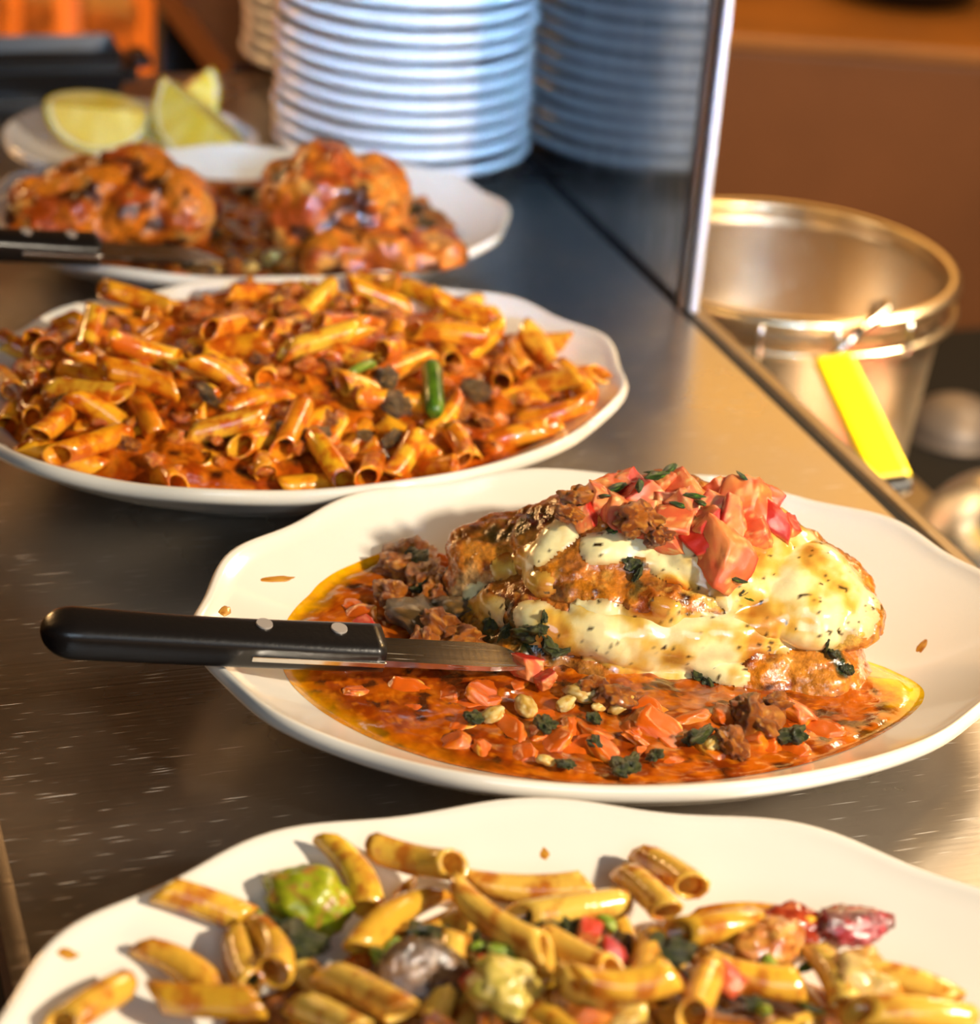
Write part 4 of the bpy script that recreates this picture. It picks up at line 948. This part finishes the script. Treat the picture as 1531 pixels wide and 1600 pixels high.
# ------------------------------------------------------------------ behind the counter, dining side
ts = thing('side_table', ab(0.40, 1.80, ZF), 'dark brown side table behind the counter carrying more plates', 'table', rz=YAW)
link('tabletop', box_me('tabletop', (-0.06, -0.26, 0.89), (0.10, 0.10, 0.92), 0.004), plain('dark_wood', tuple(S(60, 32, 18)), 0.4, noise=0.2), ts)
for sx, sy in ((-0.03, -0.23), (0.07, -0.23), (-0.03, 0.07), (0.07, 0.07)): link('leg', box_me('leg', (sx - .02, sy - .02, 0), (sx + .02, sy + .02, 0.89)), M_DARK, ts)
p2 = at(540, 95, 0.02); p2 = p2 + 0.045 * E2 + 0.020 * E1; stack((p2[0], p2[1], 0.0), 15, ' of the brown-lit stack half hidden behind the tall one', 'plates in the rear stack')
bt = thing('black_tray', ab(0.232, 1.482, 0), 'low black tray with bluish sheen at the far end of the counter', 'tray', rz=YAW)
bm = bmesh.new(); box(bm, (-0.14, -0.032, 0.0), (0.028, 0.032, 0.034)); bmesh.ops.bevel(bm, geom=bm.edges[:], offset=0.012, segments=4, affect='EDGES')
top = max(bm.faces, key=lambda f: f.calc_center_median().z * 100 + f.calc_area() * 1000); r_ = bmesh.ops.inset_region(bm, faces=[top], thickness=0.006, depth=-0.012)
me = bpy.data.meshes.new('body'); bm.to_mesh(me); bm.free(); smooth(me, False); link('body', me, plain('black_gloss', tuple(S(10, 9, 10)), 0.32), bt)
link('grip', box_me('grip', (0.026, -0.016, 0.020), (0.038, 0.016, 0.027), 0.002), M_BLACK, bt)
def chair(P, rz, label):
    """spindle-back chair, its right rear post at the origin"""
    c = thing('wooden_chair', P, label, 'chair', 'wooden chairs beyond the counter', rz=rz)
    for sx in (-0.40, 0.0):
        link('back_post', box_me('back_post', (sx - .016, -0.016, 0), (sx + .016, 0.016, 1.02), 0.005), M_WOOD, c)
        link('leg', box_me('leg', (sx - .018, 0.36, 0), (sx + .018, 0.396, 0.45), 0.005), M_WOOD, c)
        link('armrest', tube('armrest', [(sx, 0.0, 0.74), (sx - 0.01, 0.14, 0.755), (sx - 0.02, 0.30, 0.745), (sx - 0.01, 0.37, 0.70), (sx, 0.375, 0.45)], 0.014, 10), M_WOOD, c)
    for sx in (-0.32, -0.24, -0.16, -0.08): link('spindle', box_me('spindle', (sx - .010, -0.009, 0.48), (sx + .010, 0.009, 0.97), 0.004), M_WOOD, c)
    link('seat', box_me('seat', (-0.43, -0.02, 0.45), (0.03, 0.41, 0.485), 0.012), M_WOOD, c)
    link('top_rail', box_me('top_rail', (-0.42, -0.015, 0.96), (0.02, 0.015, 1.04), 0.008), M_WOOD, c)
    link('stretcher', box_me('stretcher', (-0.40, 0.37, 0.2), (0.0, 0.388, 0.23), 0.003), M_WOOD, c)
def gz(x, y, Y): p = aty(x, y, Y); return np.array([p[0], p[1], ZF])
chair(gz(245, 60, 2.15), 0.15, 'orange-lit wooden chair just beyond the black tray')
chair(gz(110, 20, 2.95), -0.3, 'orange-lit wooden chair farther back behind the first chair')
pp = gz(326, 60, 2.06)
po = thing('pale_post', pp, 'slim pale metal post between the chair and the rear plate stack', 'post')
link('shaft', tube('shaft', [(0, 0, 0.01), (0, 0, 0.5), (0, 0, 1.6)], 0.006, 14), plain('pale_metal', tuple(S(220, 170, 150)), 0.35, 0.3), po)
link('foot', lathe('foot', [(0, 0), (0.08, 0), (0.08, 0.008), (0.02, 0.016), (0, 0.016)], 24), M_DARK, po)

# ------------------------------------------------------------------ kitchen side
sh = thing('lower_shelf', ab(A1 + 0.02, 0.45, -0.20), 'lower steel work shelf on the kitchen side of the counter', 'shelf', rz=YAW)
link('top', box_me('top', (0.0, -0.3, -0.03), (0.245, 1.05, 0.0), 0.003), brushed('shelf_steel', (0.42, 0.36, 0.30), 0.3, 'Y'), sh)
for sx, sy in ((0.03, -0.27), (0.21, -0.27), (0.03, 1.0), (0.21, 1.0)): link('leg', box_me('leg', (sx - .02, sy - .02, ZF + 0.20), (sx + .02, sy + .02, -0.03)), M_DARK, sh)
BK = np.array([0.168, 1.322, -0.20])
bk = thing('steel_bucket', BK, 'round open steel bucket with rolled rim on the kitchen side', 'bucket')
link('body', lathe('body', [(0.0, 0.0), (0.086, 0.0), (0.090, 0.004), (0.104, 0.158), (0.106, 0.168), (0.1045, 0.168), (0.1025, 0.158), (0.0885, 0.006), (0.085, 0.003), (0.0, 0.003)], 72), M_BUCKET, bk)
a_ = np.linspace(0, 2 * math.pi, 72, endpoint=False)
link('rim', tube('rim', np.stack([0.1065 * np.cos(a_), 0.1065 * np.sin(a_), 0.169 + 0 * a_], 1), 0.0052, 12, True), M_RIM, bk)
link('wire_ring', tube('wire_ring', np.stack([0.1095 * np.cos(a_), 0.1095 * np.sin(a_), 0.151 + 0 * a_], 1), 0.0028, 10, True), M_RIM, bk)
for ph in (-1.75, -1.35, -0.9):
    c_, s_ = math.cos(ph), math.sin(ph)
    link('wire_clip', tube('wire_clip', [(0.108 * c_, 0.108 * s_, 0.171), (0.1125 * c_, 0.1125 * s_, 0.165), (0.1125 * c_, 0.1125 * s_, 0.152), (0.110 * c_, 0.110 * s_, 0.147)], 0.002, 8), M_CHROME, bk)
# yellow handle hooked over the rim
d0 = np.array([math.cos(-1.05), math.sin(-1.05), 0]); 
H0 = aty(1300, 560, 1.190); H1 = aty(1392, 752, 1.085)
ut = thing('yellow_handle_utensil', H0, 'bright yellow flat-handled utensil hooked over the rim of the steel bucket', 'utensil')
ax = (H1 - H0); L_ = np.linalg.norm(ax); ax /= L_
nrm = np.array([0.05, -0.75, 0.65]); nrm -= ax * (nrm @ ax); nrm /= np.linalg.norm(nrm); sd = np.cross(nrm, ax)
Rm = np.stack([sd, ax, nrm], 1)
me = box_me('handle', (-0.0115, 0, -0.004), (0.0115, L_, 0.004), 0.0035, 3); setv(me, getv(me) @ Rm.T); smooth(me, False); link('handle', me, M_YELLOW, ut)
me = box_me('end_cap', (-0.010, L_ - 0.001, -0.0045), (0.010, L_ + 0.009, 0.0045), 0.003, 3); setv(me, getv(me) @ Rm.T); link('end_cap', me, M_BLACK, ut)['label'] = 'black end cap'
R0 = BK + np.array([0.1065 * d0[0], 0.1065 * d0[1], 0.176]) - H0
link('hook', tube('hook', [(0, 0, 0), R0 * 0.55 + [0, -0.002, 0.004], R0 + [0.0, -0.008, 0.004], R0 + [0, 0, 0.006], R0 - d0 * 0.012, R0 - d0 * 0.012 - [0, 0, 0.02]], 0.0026, 8), M_CHROME, ut)
# polished bowl and its neighbours
def bowl(name, P, R_, H_, label, cat, mat=M_CHROME):
    pr = [(R_ * math.sin(t), H_ * math.cos(t)) for t in np.linspace(0.0, math.pi / 2, 16)]
    inn = [(r * 0.97, z - 0.002) for r, z in pr][::-1]
    me = lathe(name, pr + [(R_ * 1.05, 0.0), (R_ * 1.05, -0.002), (R_ * 0.98, -0.002)] + inn, 56); V_ = getv(me); setv(me, V_ + [0, 0, 0.002])
    return tag(link(name, me, mat, loc=P), label, cat)
M_DOME = plain('dome_steel', (0.92, 0.88, 0.82), 0.27, 1.0)
b1 = at(1480, 772, -0.155); dv = b1[:2] - BK[:2]; b1[:2] = BK[:2] + dv * max(1.0, 0.165 / np.linalg.norm(dv)); bowl('dome_cover', (b1[0], b1[1], -0.2), 0.058, 0.066, 'domed polished steel lid with a bright glare beside the platter', 'lid', M_DOME)
st = thing('added_dark_stand', ab(0.84, 1.20, ZF), 'added black stand darkening the space beside the steel bucket', 'stand', rz=YAW)  # added block under the dull lid, black to imitate the dark there
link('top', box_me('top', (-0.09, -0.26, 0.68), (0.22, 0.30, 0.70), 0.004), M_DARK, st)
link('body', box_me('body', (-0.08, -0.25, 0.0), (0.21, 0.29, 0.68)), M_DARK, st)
b2 = at(1498, 640, -0.20); bowl('dome_cover', (b2[0], b2[1], -0.22), 0.036, 0.028, 'dull grey domed lid in the dark behind the bright one', 'lid', plain('dull_lid', tuple(S(150, 138, 128)), 0.5, 0.5))
b3 = at(1575, 905, -0.19)
rt = lathe('red_dish', [(0, 0.003), (0.05, 0.003), (0.065, 0.012), (0.068, 0.012), (0.068, 0.009), (0.05, 0.0), (0, 0.0)], 48)
tag(link('red_dish', rt, plain('red_glaze', tuple(S(196, 70, 34)), 0.35, coat=0.3), loc=(b3[0] + 0.03, b3[1] - 0.04, -0.2)), 'shallow red dish partly hidden behind the chicken platter', 'dish')
# cabinet across the kitchen aisle
kc = thing('kitchen_cabinet', (0.55, 2.05, ZF), 'long brown low cabinet across the kitchen aisle', 'cabinet', rz=math.radians(1.5))
link('front_panel', box_me('front_panel', (-0.55, 0.0, 0.05), (0.85, 0.03, 0.838), 0.004), M_CABINET, kc)
link('worktop', box_me('worktop', (-0.56, -0.005, 0.838), (0.87, 0.55, 0.852), 0.004), plain('orange_top', tuple(S(186, 116, 42)), 0.45, noise=0.2, nscale=9), kc)
link('carcass', box_me('carcass', (-0.54, 0.03, 0.0), (0.84, 0.54, 0.838)), M_CABINET, kc)

kp = aty(1415, 18, 2.20); kp = np.array([kp[0], kp[1] + 0.05, ZF + 0.852])
pan = lathe('dark_pan', [(0, 0.0), (0.065, 0.0), (0.078, 0.05), (0.081, 0.052), (0.081, 0.050), (0.074, 0.004), (0.0, 0.004)][::-1], 40)
pt = thing('dark_pan', kp, 'small dark pan on the orange worktop across the kitchen', 'pan')
link('body', pan, M_BLACK, pt); link('handle', tube('handle', [(0.078, 0, 0.042), (0.14, 0.01, 0.05), (0.20, 0.02, 0.052)], 0.008, 10), M_BLACK, pt)
